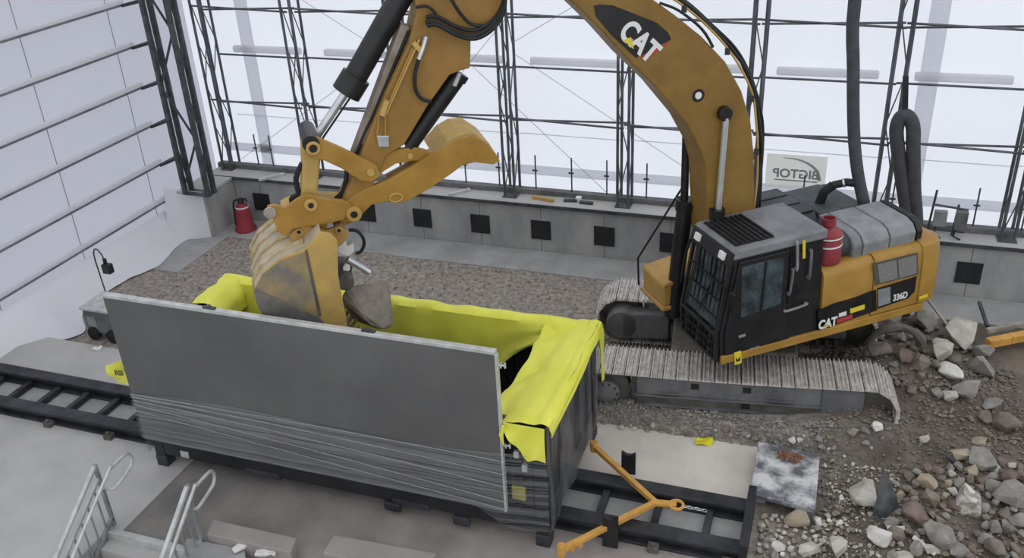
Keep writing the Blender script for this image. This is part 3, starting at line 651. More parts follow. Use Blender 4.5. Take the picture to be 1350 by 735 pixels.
# ---- undercarriage frame
ty, tpt = R(7), R(.6)
TDX = V((math.cos(ty)*math.cos(tpt), math.sin(ty)*math.cos(tpt), math.sin(tpt))); TDY = V((-math.sin(ty), math.cos(ty), 0)); TDZ = TDX.cross(TDY)
TC = V((-1.11, 12.96, .02))
def TK(s, w_, h): return TC+TDX*s+TDY*w_+TDZ*h
def tbox(b, s0, s1, w0, w1, h0, h1):
    return b.hexa([TK(s0, w0, h0), TK(s1, w0, h0), TK(s1, w1, h0), TK(s0, w1, h0)], [TK(s0, w0, h1), TK(s1, w0, h1), TK(s1, w1, h1), TK(s0, w1, h1)])
HC, RT, SE = .47, .40, 1.87
def loop(d):
    L = 2*SE; A = math.pi*RT; tot = 2*L+2*A; d %= tot
    if d < L:
        k = d/L; sag = -.05*math.sin(math.pi*k)*.5; return (-SE+d, HC+RT+sag), 0.0
    d -= L
    if d < A: t = d/RT; return (SE+RT*math.sin(t), HC+RT*math.cos(t)), t
    d -= A
    if d < L: return (SE-d, HC-RT), math.pi
    d -= L; t = d/RT; return (-SE-RT*math.sin(t), HC-RT*math.cos(t)), math.pi+t
NSH = 53; TOT = 4*SE+2*math.pi*RT
sb = MB(); SW = .375
sb.box((-.088, -SW, 0), (.088, SW, .022))
for gx in (-.068, 0, .06): sb.loft([[V((gx-.014, y, .02)), V((gx+.014, y, .02)), V((gx+.007, y, .058)), V((gx-.007, y, .058))] for y in (-SW, SW)])
for gx in (-.03,):
    for y in (-.12, -.06, .06, .12): sb.tube([(gx, y, .02), (gx, y, .034)], .014, 6)
shoe = sb.mesh('track_shoe', SHOE, V((0, 0, 0)))
lk = MB().prism([(-.1, -.11, -.09), (-.1, -.05, -.09), (-.1, -.05, -.03), (-.1, .05, -.03), (-.1, .05, -.09), (-.1, .11, -.09), (-.1, .11, 0), (-.1, -.11, 0)], (.18, 0, 0)); link = lk.mesh('track_link', MUDDY, V((0, 0, 0)))
def place(me, nm, par, s, wv, h, t):
    dx = TDX*math.cos(t)-TDZ*math.sin(t); dz = TDX*math.sin(t)+TDZ*math.cos(t)
    M = Matrix((dx, TDY, dz)).transposed(); return inst(me, nm, par, TK(s, wv, h), M.to_euler())
for side in (-1, 1):
    wc = 1.125*side
    bt = MB()
    tr = tbox(MB(), -1.5, 1.35, wc-.17, wc+.17, .30, .76).build('track_frame', DIRTY, ex, bevel=.02)
    for k in range(NSH):
        (s, h), t = loop(k*TOT/NSH); place(shoe, 'track_shoe', tr, s, wc, h, t); place(link, 'track_link', tr, s, wc, h, t)
    nf = wc-.30
    f = tbox(MB(), -1.42, 1.25, nf, wc-.16, .50, .80).build('frame_cover', DIRTY, ex, bevel=.02)
    tbox(MB(), -1.42, 1.25, nf+.03, wc-.16, .30, .50).build('lower_guard', MUDDY, ex, bevel=.01)
    tbox(MB(), -1.44, 1.27, nf-.03, nf+.01, .485, .51).build('guard_rib', DIRTY, ex)
    tbox(MB(), -1.3, 1.1, nf-.02, nf+.05, .31, .335).build('guard_rib', DIRTY, ex)
    for s, h in ((-.55, .70), (.2, .70), (.2, .42)): tbox(MB(), s-.06, s+.06, nf-.004, nf+.02, h-.05, h+.05).build('frame_opening', CABM, ex)
    for s in (-.95, .7): tbox(MB(), s-.17, s+.17, nf-.05, nf, .56, .58).build('step_rung', DIRTY, ex)
    tbox(MB(), 1.25, 1.84, wc-.29, wc+.29, .30, .80).build('idler_guard', DIRTY, ex, bevel=.03)
    for s in (1.4, 1.55, 1.7): tbox(MB(), s-.03, s+.03, nf, nf+.05, .12, .27).build('guard_rib', MUDDY, ex)
    MB().lathe(TK(-SE, wc-.14, HC), TDY, [(.30, 0), (.335, .02), (.335, .26), (.30, .28)], 24).build('sprocket', MUDDY, ex, smooth=True)
    MB().lathe(TK(-SE, wc-.31, HC), TDY, [(.15, 0), (.2, .03), (.2, .2)], 20).build('final_drive', DIRTY, ex, smooth=True)
    hb = MB()
    for k in range(10):
        a_ = k*math.pi/5; hb.lathe(TK(-SE+.165*math.cos(a_), wc-.325, HC+.165*math.sin(a_)), TDY, [(.016, 0), (.016, .03)], 6)
    hb.build('hub_bolts', STEELD, ex)
    MB().lathe(TK(SE, wc-.12, HC), TDY, [(.28, 0), (.33, .02), (.33, .22), (.28, .24)], 24).build('idler', MUDDY, ex, smooth=True)
    for k in range(8):
        s = -1.35+k*.37; MB().lathe(TK(s, wc-.16, .165), TDY, [(.08, 0), (.1, .04), (.1, .28), (.08, .32)], 12).build('roller', MUDDY, ex, smooth=True)
    for s in (-.7, .8): MB().lathe(TK(s, wc-.1, .76), TDY, [(.07, 0), (.07, .2)], 12).build('carrier_roller', MUDDY, ex, smooth=True)
# inner motor cover on the far track, carbody
tbox(MB(), -.95, .95, -.75, .75, .45, .95).build('carbody', MUDDY, ex, bevel=.05)
for sx in (-1, 1):
    for sy in (-1, 1):
        MB().hexa([TK(sx*.35, sy*.5, .45), TK(sx*1.0, sy*.95, .4), TK(sx*.6, sy*.98, .4), TK(sx*.1, sy*.7, .45)], [TK(sx*.35, sy*.5, .9), TK(sx*1.0, sy*.95, .68), TK(sx*.6, sy*.98, .68), TK(sx*.1, sy*.7, .9)]).build('carbody_leg', MUDDY, ex, bevel=.03)
MB().lathe(TK(-SE+.02, .62, HC), TDY, [(.25, 0), (.28, .03), (.28, .3)], 24).build('motor_cover', DIRTY, ex, smooth=True)
tbox(MB(), -SE, -1.05, .62, .9, HC-.26, HC+.24).build('motor_guard', DIRTY, ex, bevel=.04)
tbox(MB(), -1.05, -.3, .66, .9, .2, .5).build('inner_guard', MUDDY, ex, bevel=.06)

# ---- upper structure frame
UO = V((-1.114, 11.25, 1.419))
uy, up_, ur = R(217.5), R(2.2), R(1.2)
UM = Matrix.Rotation(uy, 3, 'Z') @ Matrix.Rotation(up_, 3, 'Y') @ Matrix.Rotation(ur, 3, 'X')
def UP(u, w_, h): return UO+UM@V((u, w_, h))
UF, UL, UH = UM@V((1, 0, 0)), UM@V((0, 1, 0)), UM@V((0, 0, 1))
def on_plane(u, v, p0, n): d = ray(u, v); return CP+d*((p0-CP).dot(n)/d.dot(n))
def SP(u, v, w_=0.0): q = UM.transposed()@(on_plane(u, v, UP(0, w_, 0), UL)-UO); return q.x, q.z
def ubox(b, u0, u1, w0, w1, h0, h1):
    return b.hexa([UP(u0, w0, h0), UP(u1, w0, h0), UP(u1, w1, h0), UP(u0, w1, h0)], [UP(u0, w0, h1), UP(u1, w0, h1), UP(u1, w1, h1), UP(u0, w1, h1)])
def uprism(poly, w0, w1): return MB().prism([UP(a, w0, c) for a, c in poly], UL*(w1-w0))
def sidepoly(nm, uvs, w0, th, m, par=None, bev=0): return uprism([SP(u, v, w0+th) for u, v in uvs], w0, w0+th).build(nm, m, par or ex, bevel=bev)
BW = -2.62
MB().lathe(TK(0, 0, .93), TDZ, [(.75, 0), (.75, .12), (.7, .14), (.7, .34)], 32).build('slew_ring', MUDDY, ex, smooth=True)
ubox(MB(), -.5, -3.35, BW, -.02, -.12, .06).build('main_frame', CABM, ex, bevel=.02)
ubox(MB(), .01, -3.40, -.03, .025, -.10, .03).build('side_sill', YEL, ex, bevel=.015)
# body side panel, rounded at the top
prof = [(0, .03), (0, .86), (-.02, .93), (-.07, .98), (-.16, 1.0), (-.62, 1.0), (-.62, .03)]
MB().loft([[UP(u, w_, h) for w_, h in prof] for u in (-1.62, -2.46)]).build('side_body', YEL, ex, smooth=True)
MB().loft([[UP(u, w_+.012, h+.02) for w_, h in prof] for u in (-2.47, -3.28)]).build('side_body', YEL, ex, smooth=True)
sidepoly('side_stripe', ((1078.5, 409), (1099, 400), (1127, 392), (1155, 381), (1156, 409), (1078.5, 436)), .004, .008, CABM)
sidepoly('side_stripe', ((1157, 380), (1190, 370), (1209, 364), (1206, 384), (1197, 393), (1157, 407)), .016, .008, CABM)
gr = sidepoly('grille_frame', ((1151, 347.5), (1210, 333), (1211, 361.5), (1154, 376)), .014, .01, mat('grille_dark', '#4b4a46', '#5a5852', 6, .6))
for pts in (((1157, 349), (1182, 343), (1184, 367), (1160, 373)), ((1184, 342.5), (1208, 336.5), (1209, 360), (1186, 366.5))): sidepoly('grille_panel', pts, .02, .012, mat('grille_grey', '#6f6f6c', '#83827e', 30, .6), gr, .004)
sidepoly('lower_vent', ((1158, 382), (1174, 378), (1174, 399), (1158, 404)), .022, .01, HOODG)
def stext(body, u, v, size, m, nm='lettering', bold=.03, du=30):
    a0, b0 = SP(u, v, .03), SP(u+du, v-du*.34, .03)
    return text(body, nm, m, ex, UP(a0[0], .046, a0[1]), -UF, UH, size, .003, bold, xs_=.78)
stext('CAT', 1078, 433.5, .2, WHITE, bold=.04)
stext('336D', 1176, 396, .145, WHITE, bold=.03)
tri = [SP(u, v, .03) for u, v in ((1084, 431.5), (1092, 429), (1088, 424))]; uprism(tri, .045, .049).build('logo_triangle', YTEXT, ex)
sidepoly('red_label', ((1103, 421), (1124, 414), (1124, 419), (1103, 426)), .014, .004, RTEXT)
sidepoly('white_label', ((1106, 413), (1116, 410), (1116, 415), (1106, 418)), .014, .004, WHITE)
sidepoly('yellow_label', ((1121, 407), (1140, 401), (1140, 407), (1121, 413)), .014, .004, YTEXT)
# counterweight
cw = [(.03, .05), (.04, .4), (.04, .8), (0, .98), (-.12, 1.04), (BW/2, .93), (BW+.1, .86), (BW, .78), (BW, .05)]
def cwr(u, s, dz=0): return [UP(u, w_*s+(1-s)*BW/2, (h-.5)*(1 if s == 1 else .5+.5*s)+.5+dz) for w_, h in cw]
MB().loft([cwr(-3.28, 1), cwr(-3.44, 1), cwr(-3.56, .97), cwr(-3.66, .92), cwr(-3.72, .86)]).build('counterweight', YEL, ex, smooth=True)
sidepoly('yellow_label', ((1212, 391), (1223, 387), (1223, 391), (1212, 395)), .045, .006, YTEXT)
# engine hood and cowls
def hood(nm, u0, u1, w0, w1, h0, h1, m, c=.12, bev=.03):
    pr_ = [(w0, h0), (w0, h1-c), (w0-(c if w1 < w0 else -c), h1), (w1+(c if w1 < w0 else -c), h1), (w1, h1-c), (w1, h0)]
    return MB().loft([[UP(u, w_, h) for w_, h in pr_] for u in (u0, u1)]).build(nm, m, ex, bevel=bev)
hood('engine_hood', -1.62, -3.25, -.62, BW+.05, .9, 1.12, HOOD, .1)
hood('hood_cover', -1.4, -2.35, -1.15, BW+.1, 1.0, 1.28, HOOD, .18)
hood('hood_cover', -2.37, -2.75, -1.0, BW+.25, 1.0, 1.25, HOOD, .16)
hood('hood_cover', -2.77, -3.2, -1.0, BW+.25, 1.0, 1.22, HOOD, .14)
cp = [(-.14, .98), (-.12, 1.18), (-.2, 1.29), (-.34, 1.34), (-.98, 1.36), (-.98, .98)]
for i, (u0, u1) in enumerate(((-2.17, -2.33), (-2.35, -2.79), (-2.81, -3.24), (-3.26, -3.36))):
    MB().loft([[UP(u, w_-.0, h-.0*i) for w_, h in cp] for u in (u0, u1)]).build('engine_cowl', HOODG if i in (1, 2) else (CABM if i == 3 else ROOFM), ex, bevel=.02)
MB().lathe(UP(-2.02, -.36, 1.14), -UF, [(.16, 0), (.18, .04), (.18, .16)], 20).build('air_cleaner', HOOD, ex, smooth=True)
for dw in (-1.3, -1.65, -2.0): ubox(MB(), -1.7, -2.3, dw-.015, dw+.015, 1.27, 1.295).build('hood_rib', CABM, ex)
# right hand front box
ubox(MB(), .02, -1.25, -1.76, -2.5, -.04, .30).build('tool_box', YELT, ex, bevel=.03)
MB().hexa([UP(.03, -1.74, .30), UP(-1.27, -1.74, .30), UP(-1.27, -2.52, .30), UP(.03, -2.52, .30)], [UP(.0, -1.74, .36), UP(-1.27, -1.74, .52), UP(-1.27, -2.52, .52), UP(.0, -2.52, .36)]).build('tool_box_lid', YELT, ex, bevel=.02)
ubox(MB(), .05, -1.3, -1.74, -2.54, -.12, -.04).build('step_plate', YELT, ex, bevel=.02)
q0 = UP(.04, -2.62, .3); MB().tube([q0-UH*.35, q0+UH*.15, on_plane(902, 243, UP(-.5, -1.9, 0), UL)], .018, 6).build('mirror_arm', CABM, ex)

# ---- cab
CL, CW_, CH = 1.60, -1.10, 1.62
cabp = [(0, -.1), (.02, .35), (-.22, 1.52), (-CL, 1.52), (-CL, -.1)]
cab = uprism(cabp, CW_+.02, -.02).build('cab', CABM, ex, bevel=.03)
rf = uprism([(-.14, 1.5), (-.17, 1.6), (-.24, 1.64), (-CL-.03, 1.64), (-CL-.03, 1.5)], CW_-.01, .01).build('cab_roof', ROOFM, ex, bevel=.025)
def RP(u, v, h=1.645): q = UM.transposed()@(on_plane(u, v, UP(0, 0, h), UH)-UO); return q.x, q.y
hu = [RP(u, v) for u, v in ((931, 303), (986, 291), (1020, 308), (971, 321))]
ubox(MB(), -.26, -.86, CW_+.1, -.12, 1.64, 1.655).build('roof_hatch', CABM, rf)
for k in range(8):
    u = -.28-.078*k; ubox(MB(), u, u-.03, CW_+.12, -.14, 1.655, 1.675).build('hatch_slat', RUBBER, rf)
uprism([(-.10, 1.42), (-.155, 1.6), (-.2, 1.6), (-.2, 1.42)], CW_-.005, .005).build('brow', CABM, cab, bevel=.01)
for w_ in (-.2, -.88): uprism([(-.108, 1.46), (-.14, 1.56), (-.1, 1.57), (-.07, 1.47)], w_-.07, w_+.07).build('work_lamp', WHITE, cab, bevel=.008)
# front glass and guard: points on the sloped front face
def FP(h, w_, d=0.0):
    a_ = .02 if h > .35 else 0; u = (.02-.24*(h-.35)/1.17) if h > .35 else .02*(h+.1)/.45
    return UP(u+d, w_, h)
def fbar(nm, h0, w0, h1, w1, wd, d, m, par): MB().bar(FP(h0, w0, d), FP(h1, w1, d), wd, .03, UF).build(nm, m, par)
MB().prism([FP(.42, CW_+.1, .004), FP(1.4, CW_+.1, .004), FP(1.4, -.1, .004), FP(.42, -.1, .004)], UF*.012).build('windscreen', GLASS, cab)
gd = MB().bar(FP(.36, CW_+.05, .05), FP(1.42, CW_+.05, .05), .05, .05, UF)
gd.bar(FP(.36, -.05, .05), FP(1.42, -.05, .05), .05, .05, UF); gd.bar(FP(1.40, CW_+.03, .05), FP(1.40, -.03, .05), .05, .05, UF); gd.bar(FP(.38, CW_+.03, .05), FP(.38, -.03, .05), .05, .05, UF)
gd.bar(FP(-.05, CW_+.05, .05), FP(.36, CW_+.05, .05), .05, .05, UF); gd.bar(FP(-.05, -.05, .05), FP(.36, -.05, .05), .05, .05, UF); gd.bar(FP(-.05, CW_+.03, .05), FP(-.05, -.03, .05), .05, .05, UF)
gd = gd.build('front_guard', CABM, ex, bevel=.006)
for k in range(1, 9): fbar('guard_bar', -.03, CW_+.05+.111*k, 1.40, CW_+.05+.111*k, .014, .06, STEELD if k % 3 == 1 else CABM, gd)
for h in (.1, .24, .62, .86, 1.1): fbar('guard_bar', h, CW_+.05, h, -.05, .014, .07, CABM, gd)
fbar('wiper', .5, -.62, 1.25, -.4, .02, .03, STEELD, cab)
# door with window
dr = uprism([(-.06, -.04), (-.05, .36), (-.25, 1.46), (-1.02, 1.46), (-1.02, .5), (-1.1, -.04)], -.02, .012).build('cab_door', CABM, ex, bevel=.012)
wp = [SP(u, v, .014) for u, v in ((978, 352), (1034, 338), (1029, 400), (977, 418))]
uprism(wp, .012, .018).build('door_window', GLASS, dr)
a0, a1 = SP(1010, 345, .02), SP(1003, 409, .02); MB().bar(UP(a0[0], .022, a0[1]), UP(a1[0], .022, a1[1]), .02, .035, UL).build('window_divider', CABM, dr)
rw = [SP(u, v, .0) for u, v in ((1043, 336), (1072, 328), (1072, 390), (1038, 400))]; uprism(rw, -.02, .004).build('rear_window', mat('rear_glass', '#1c1c1f', '#2a2a2d', 3, .15), cab)
def shandle(nm, p, q, r_, m): 
    a_, c_ = SP(*p, .05), SP(*q, .05); A, C = UP(a_[0], .05, a_[1]), UP(c_[0], .05, c_[1]); MB().tube([A-UL*.05, A, C, C-UL*.05], r_, 6).build(nm, m, cab)
shandle('grab_handle', (1051, 321), (1051, 354), .02, HOODG); shandle('grab_handle', (1046, 357), (1041, 387), .018, DIRTY); shandle('grab_handle', (1070, 332), (1067, 365), .022, DIRTY); shandle('grab_handle', (1037, 410), (1063, 401), .018, HOODG)
sidepoly('yellow_strip', ((1058.5, 317), (1062, 316), (1062, 340), (1058.5, 341)), .002, .012, YTEXT, cab)
sidepoly('door_label', ((974, 442), (983, 439.5), (983, 443), (974, 445.5)), .012, .003, HOODG, dr)
a0 = SP(988, 462, .0); text('336D', 'lettering', HOODG, dr, UP(a0[0], .014, a0[1]), -UF, UH, .07, .002, .04)
tg = sidepoly('caution_tag', ((968, 465), (977, 462), (978, 478), (969, 481)), .03, .01, YTEXT)
sidepoly('tag_symbol', ((970, 471), (973, 474), (976, 469), (976, 475), (971, 477)), .04, .004, BLACK, tg)
# mirror on the near front pillar
a0 = SP(968, 352, .1); MB().tube([UP(-.2, 0, 1.1), UP(-.1, .1, 1.05)], .012, 6).build('mirror_arm', CABM, ex)
ubox(MB(), -.12, -.08, .04, .16, .78, 1.08).build('side_mirror', CABM, ex, bevel=.02)

# ---- front linkage: everything lies in one vertical plane
by = R(215); BD = V((math.cos(by), math.sin(by), 0)); BL = V((-math.sin(by), math.cos(by), 0)); BO = V((-1.15, 13.0, 0))
def B(u, v, off=0.0): return on_plane(u, v, BO+BL*off, BL)
def plate(nm, uvs, o1, o0, m, par=None, bev=.012, smooth=False):
    return MB().prism([B(u, v, o1) for u, v in uvs], BL*(o0-o1)).build(nm, m, par or ex, bevel=bev, smooth=smooth)
def pin(nm, u, v, o0, o1, r_, m, par=None): return MB().lathe(B(u, v, max(o0, o1))-BL*(max(o0, o1)-min(o0, o1)), BL, [(r_*.9, 0), (r_, .01), (r_, abs(o1-o0)-.01), (r_*.9, abs(o1-o0))], 20).build(nm, m, par or ex, smooth=True)
def cyl(nm, p, q, off, r_, m, par=None): return MB().tube([B(*p, off), B(*q, off)], r_, 20).build(nm, m, par or ex, smooth=True)
boom_uv = ((992, 318), (995, 250), (994, 200), (990, 160), (978, 120), (957, 82), (925, 48), (890, 20), (862, 0), (800, -40), (730, -72), (660, -92), (606, -96), (590, -70), (610, -44), (650, -40), (700, -28), (756, 4), (795, 42), (827, 78), (868, 118), (905, 163), (925, 200), (931, 225), (934, 318))
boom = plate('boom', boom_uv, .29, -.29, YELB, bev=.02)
deck_uv = ((783, 8), (790, 6), (808, 7), (866, 30), (881, 43), (885, 52), (846, 73), (838, 76), (806, 46), (786, 22))
plate('decal', deck_uv, .296, .288, CABM, boom, 0)
plate('decal_stripe', ((846, 74), (884, 54), (876, 62), (848, 81)), .296, .288, RTEXT, boom, 0)
o_, xx, yy = B(814.5, 45, .3), B(842, 70.5, .3), B(826, 22, .3)
xd = (xx-o_).normalized(); yd = (yy-o_); yd = (yd-xd*yd.dot(xd)).normalized()
text('CAT', 'lettering', WHITE, boom, o_, xd, yd, .37, .003, .04, xs_=.84)
plate('logo_triangle', ((822, 53), (836, 65), (832, 49)), .306, .300, YTEXT, boom, 0)
pin('boom_pin', 958, 151, .29, .40, .10, CABM, boom); pin('boom_hole_disc', 921, 126, .285, .30, .09, CABM, boom); pin('boom_hole_disc', 921, 126, .30, .31, .05, WHITE, boom)  # white disc in dark ring imitates bright backdrop seen through a hole
cyl('lift_cylinder_rod', (957, 155), (945, 300), .36, .045, SILV)
cyl('lift_cylinder', (946, 275), (937, 400), .36, .11, CABM)
# far lift cylinder
cyl('lift_cylinder_rod', (905, 170), (902, 268), -.38, .06, CABM)
cyl('lift_cylinder', (904, 264), (886, 415), -.38, .125, CABM); cyl('cylinder_collar', (904, 262), (903, 276), -.38, .15, CABM)
MB().tube([B(914, 270, -.2), B(917, 300, -.2), B(905, 330, -.2), B(898, 372, -.2)], .025, 6).build('hydraulic_hose', RUBBER, ex, smooth=True)
for u in (890, 930, 960): pass
# hose bundle along the boom back
bk = [(872, -10), (905, 12), (935, 38), (962, 68), (982, 100), (994, 130), (998, 165), (1000, 200), (999, 240), (994, 285)]
for k, (off, du) in enumerate(((.18, 3), (.05, 5), (-.08, 4))):
    MB().tube([B(u+du+2*math.sin(i*2.1+k), v-du, off) for i, (u, v) in enumerate(bk)], .026, 7).build('hydraulic_hose', RUBBER, boom, smooth=True)
MB().tube([B(u-1, v-2, .2) for u, v in bk], .016, 6).build('hydraulic_pipe', YELD, boom, smooth=True)
for i in (1, 3, 5, 7): MB().bar(B(bk[i][0]-3, bk[i][1], .26), B(bk[i][0]-3, bk[i][1], -.16), .07, .09).build('hose_clamp', CABM, boom)
MB().tube([B(u, v, .3) for u, v in ((870, 4), (895, 14), (925, 38), (940, 62))], .02, 6).build('hydraulic_hose', RUBBER, boom, smooth=True)

# ---- stick
stick_uv = ((620, 90), (621, 52), (642, 36), (660, 12), (668, -25), (655, -80), (605, -104), (560, -85), (545, -30), (549, 18), (540, 57), (507, 126), (481, 191), (463, 240), (444, 284), (452, 298), (470, 292), (492, 245), (509, 206), (533, 191), (563, 141), (593, 99), (608, 93))
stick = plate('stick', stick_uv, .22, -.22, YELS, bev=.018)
for (p, q, rr, mm) in (((545, 62), (512, 138), .016, YEL), ((553, 52), (509, 150), .014, YELD), ((500, 150), (497, 182), .014, YEL), ((508, 148), (508, 182), .014, YEL)):
    MB().tube([B(*p, .25), B(*q, .25)], rr, 6).build('hydraulic_pipe', mm, stick)
MB().prism([B(u, v, .27) for u, v in ((497, 179), (513, 179), (513, 194), (500, 194))], -BL*.06).build('valve_block', SILV, stick, bevel=.01)
for (p, q) in (((545, 56), (556, 68)), ((510, 132), (503, 152))): MB().bar(B(*p, .25), B(*q, .25), .06, .06).build('pipe_clamp', YELD, stick)
hs = ((561, 30), (575, 29), (600, 42), (625, 47), (648, 34), (662, 12), (664, -10))
for k, (dv, off) in enumerate(((0, .34), (-7, .3), (4, .38))): MB().tube([B(u+k, v+dv, off) for u, v in hs], .026, 8).build('hydraulic_hose', RUBBER, stick, smooth=True)
MB().tube([B(u, v, .3) for u, v in ((590, -10), (605, 15), (622, 32), (645, 34))], .022, 7).build('hydraulic_hose', RUBBER, stick, smooth=True)
MB().tube([B(u, v, .27) for u, v in ((552, 78), (547, 98), (548, 118), (556, 130), (568, 134))], .024, 7).build('hydraulic_hose', RUBBER, stick, smooth=True)
MB().tube([B(u, v, .27) for u, v in ((562, 48), (558, 62), (552, 78))], .03, 7).build('hose_fitting', SILV, stick, smooth=True)
MB().tube([B(u, v, .1) for u, v in ((538, 40), (515, 95), (492, 150), (478, 180), (465, 215))], .03, 7).build('hydraulic_pipe', RUBBER, stick, smooth=True)
MB().tube([B(u, v, .27) for u, v in ((548, 10), (562, 8), (573, 16), (577, 24))], .018, 6).build('hydraulic_hose', RUBBER, stick, smooth=True)
plate('top_plate', ((529, 32), (541, 36), (480, 188), (464, 206)), .12, -.1, mat('stick_top', '#75695a', '#94877a', 4, .6), stick)
# ---- bucket cylinder and linkage
cyl('bucket_cylinder', (560, -60), (459, 118), 0, .145, CABM); cyl('cylinder_collar', (470, 100), (456, 123), 0, .185, CABM)
cyl('bucket_cylinder_rod', (457, 120), (409, 192), 0, .052, SILV)
MB().tube([B(462, 128, .1), B(420, 190, .1)], .014, 6).build('hydraulic_pipe', RUBBER, ex)
pin('linkage_pin', 410, 190, -.34, .32, .105, CABM)
for o1, o0 in ((.30, .22), (-.24, -.32)):
    plate('idler_link', ((402, 188), (410, 178), (422, 183), (450, 195), (480, 210), (497, 219), (502, 232), (490, 240), (475, 238), (450, 222), (428, 212), (410, 208), (402, 200)), o1, o0, YEL)
pin('link_boss', 413, 196, .3, .33, .09, YELD); pin('link_boss', 413, 196, .33, .345, .05, CABM); pin('link_pin', 489, 228, -.33, .33, .05, YELD)
plate('power_link', ((398, 192), (412, 186), (424, 198), (421, 230), (418, 262), (415, 275), (396, 275), (398, 250), (399, 220)), .17, -.17, YELD, bev=.03)
MB().tube([B(u, v, .05) for u, v in ((398, 215), (390, 235), (393, 255), (384, 262), (392, 280))], .035, 7).build('hydraulic_hose', RUBBER, ex, smooth=True)
MB().tube([B(u, v, .05) for u, v in ((455, 205), (457, 230), (452, 252), (442, 262))], .03, 7).build('hydraulic_hose', RUBBER, ex, smooth=True)
# coupler
for o1, o0 in ((.30, .24), (-.24, -.30)):
    plate('coupler_plate', ((352, 272), (362, 270), (376, 274), (392, 262), (404, 256), (416, 258), (430, 262), (452, 264), (462, 268), (464, 282), (452, 290), (430, 296), (405, 298), (385, 302), (376, 312), (366, 305), (360, 290)), o1, o0, YEL)
plate('coupler_body', ((372, 282), (400, 268), (452, 270), (458, 284), (430, 296), (395, 300), (376, 306)), .24, -.24, YELD)
pin('coupler_boss', 410, 271, .30, .33, .085, YELT); pin('coupler_boss', 410, 271, .33, .34, .035, CABM); pin('coupler_boss', 356, 281, .30, .33, .08, WORN); pin('thumb_pin', 467, 283, -.34, .34, .10, YELT); pin('thumb_pin_hole', 467, 283, .34, .352, .045, CABM)
# thumb
thumb_uv = ((441, 283), (448, 272), (458, 264), (480, 250), (512, 237), (545, 219), (575, 199), (600, 184), (622, 178), (640, 187), (655, 204), (658, 212), (651, 217), (626, 214), (610, 218), (594, 230), (569, 247), (545, 261), (529, 268), (508, 266), (490, 270), (478, 282), (470, 291), (455, 294))
th1 = plate('thumb', thumb_uv, .24, .16, YEL); plate('thumb_plate', thumb_uv, -.16, -.24, YEL, th1)
web = thumb_uv[4:14]
plate('thumb_web', ((512, 240), (545, 222), (575, 203), (602, 187), (622, 181), (640, 190), (656, 210), (640, 206), (615, 204), (590, 214), (565, 228), (535, 243)), .16, -.16, YELD, th1)
plate('thumb_tine', ((572, 206), (590, 186), (606, 177), (624, 175), (645, 189), (660, 213), (648, 216), (626, 210), (606, 212), (588, 222)), .16, -.56, YELD, th1)
dm = ((514, 259), (521, 255), (529, 257), (530, 262), (522, 266), (515, 264), (514, 259)); MB().tube([B(u, v, .245) for u, v in dm], .012, 6).build('weld_ring', YELD, th1)
for o1, o0 in ((.16, .09), (-.09, -.16)):
    plate('thumb_link', ((476, 228), (484, 215), (500, 206), (525, 197), (545, 194), (562, 198), (572, 208), (566, 214), (545, 212), (522, 216), (506, 226), (496, 237), (486, 240), (478, 236)), o1, o0, YEL)
pin('link_boss', 541, 206, .16, .18, .04, YELD)
cyl('thumb_cylinder', (604, 100), (538, 192), 0.05, .115, CABM); cyl('cylinder_collar', (607, 96), (602, 104), .05, .125, CABM)
MB().tube([B(u, v, .2) for u, v in ((606, 97), (603, 104), (599, 113))], .028, 7).build('hose_fitting', SILV, ex, smooth=True)
# ---- bucket
HB = .62
bprof = [(423, 306), (402, 329), (368, 342), (347, 359), (336, 380), (338, 400), (352, 425), (380, 448), (420, 462), (462, 458)]
side = bprof+[(457, 420), (450, 388), (446, 362), (445, 318), (436, 308)]
FB = .80
bk_ = plate('bucket', side, HB, HB-.05, YELD, bev=.01); MB().prism([B(u, v, HB)-BL*(HB+FB-.05) for u, v in side], -BL*.05).build('bucket_side', YELD, bk_)
sh = MB(); pin_ = [B(u, v, HB-.02) for u, v in bprof]; cen = B(415, 380, HB-.02)
for i in range(len(pin_)-1):
    a_, c_ = pin_[i], pin_[i+1]; ai, ci = a_.lerp(cen, .07), c_.lerp(cen, .07)
    sh.loft([[q-BL*d for q in (a_, c_, ci, ai)] for d in (0, HB+FB-.04)])
sh.build('bucket_shell', mat('worn_shell', '#a09a8c', '#c2b596', 3, .6, bump=.1), bk_, smooth=False)
for off in (-.66, -.32, .02, .36):
    b = MB()
    for i in range(1, 5):
        a_, c_ = [B(u, v, HB-.02)-BL*(HB-.02-off) for u, v in (bprof[i], bprof[i+1])]; oa, oc = a_+(a_-(cen-BL*(HB-.02-off))).normalized()*.03, c_+(c_-(cen-BL*(HB-.02-off))).normalized()*.03
        b.loft([[q+BL*d for q in (a_, c_, oc, oa)] for d in (-.05, .05)])
    b.build('wear_strip', mat('worn_strip', '#a58a55', '#bfb49b', 5, .6, bump=.1), bk_)
plate('side_skin', ((336, 381), (346, 361), (368, 344), (401, 332), (421, 416)), HB+.008, HB-.01, mat('scoured_side', '#6f6d68', '#a48d5c', 2.2, .6, bump=.1, contrast=(.38, .66)), bk_, .004)
plate('wear_plate', ((335, 381), (421, 418), (440, 440), (420, 462), (380, 448), (352, 425), (338, 400)), HB+.02, HB-.01, mat('scoured_steel', '#5f5d5a', '#787570', 4, .55, .2), bk_, .006)
plate('side_rib', ((402, 330), (405, 329), (424, 416), (420, 418)), HB+.012, HB-.005, MUDDY, bk_, .003)
for o1, o0 in ((.24, .17), (-.17, -.24)):
    plate('bucket_ear', ((383, 330), (382, 310), (392, 300), (408, 298), (420, 300), (430, 304), (445, 299), (456, 301), (460, 310), (452, 322), (430, 335), (405, 345)), o1, o0, YELT, bk_)
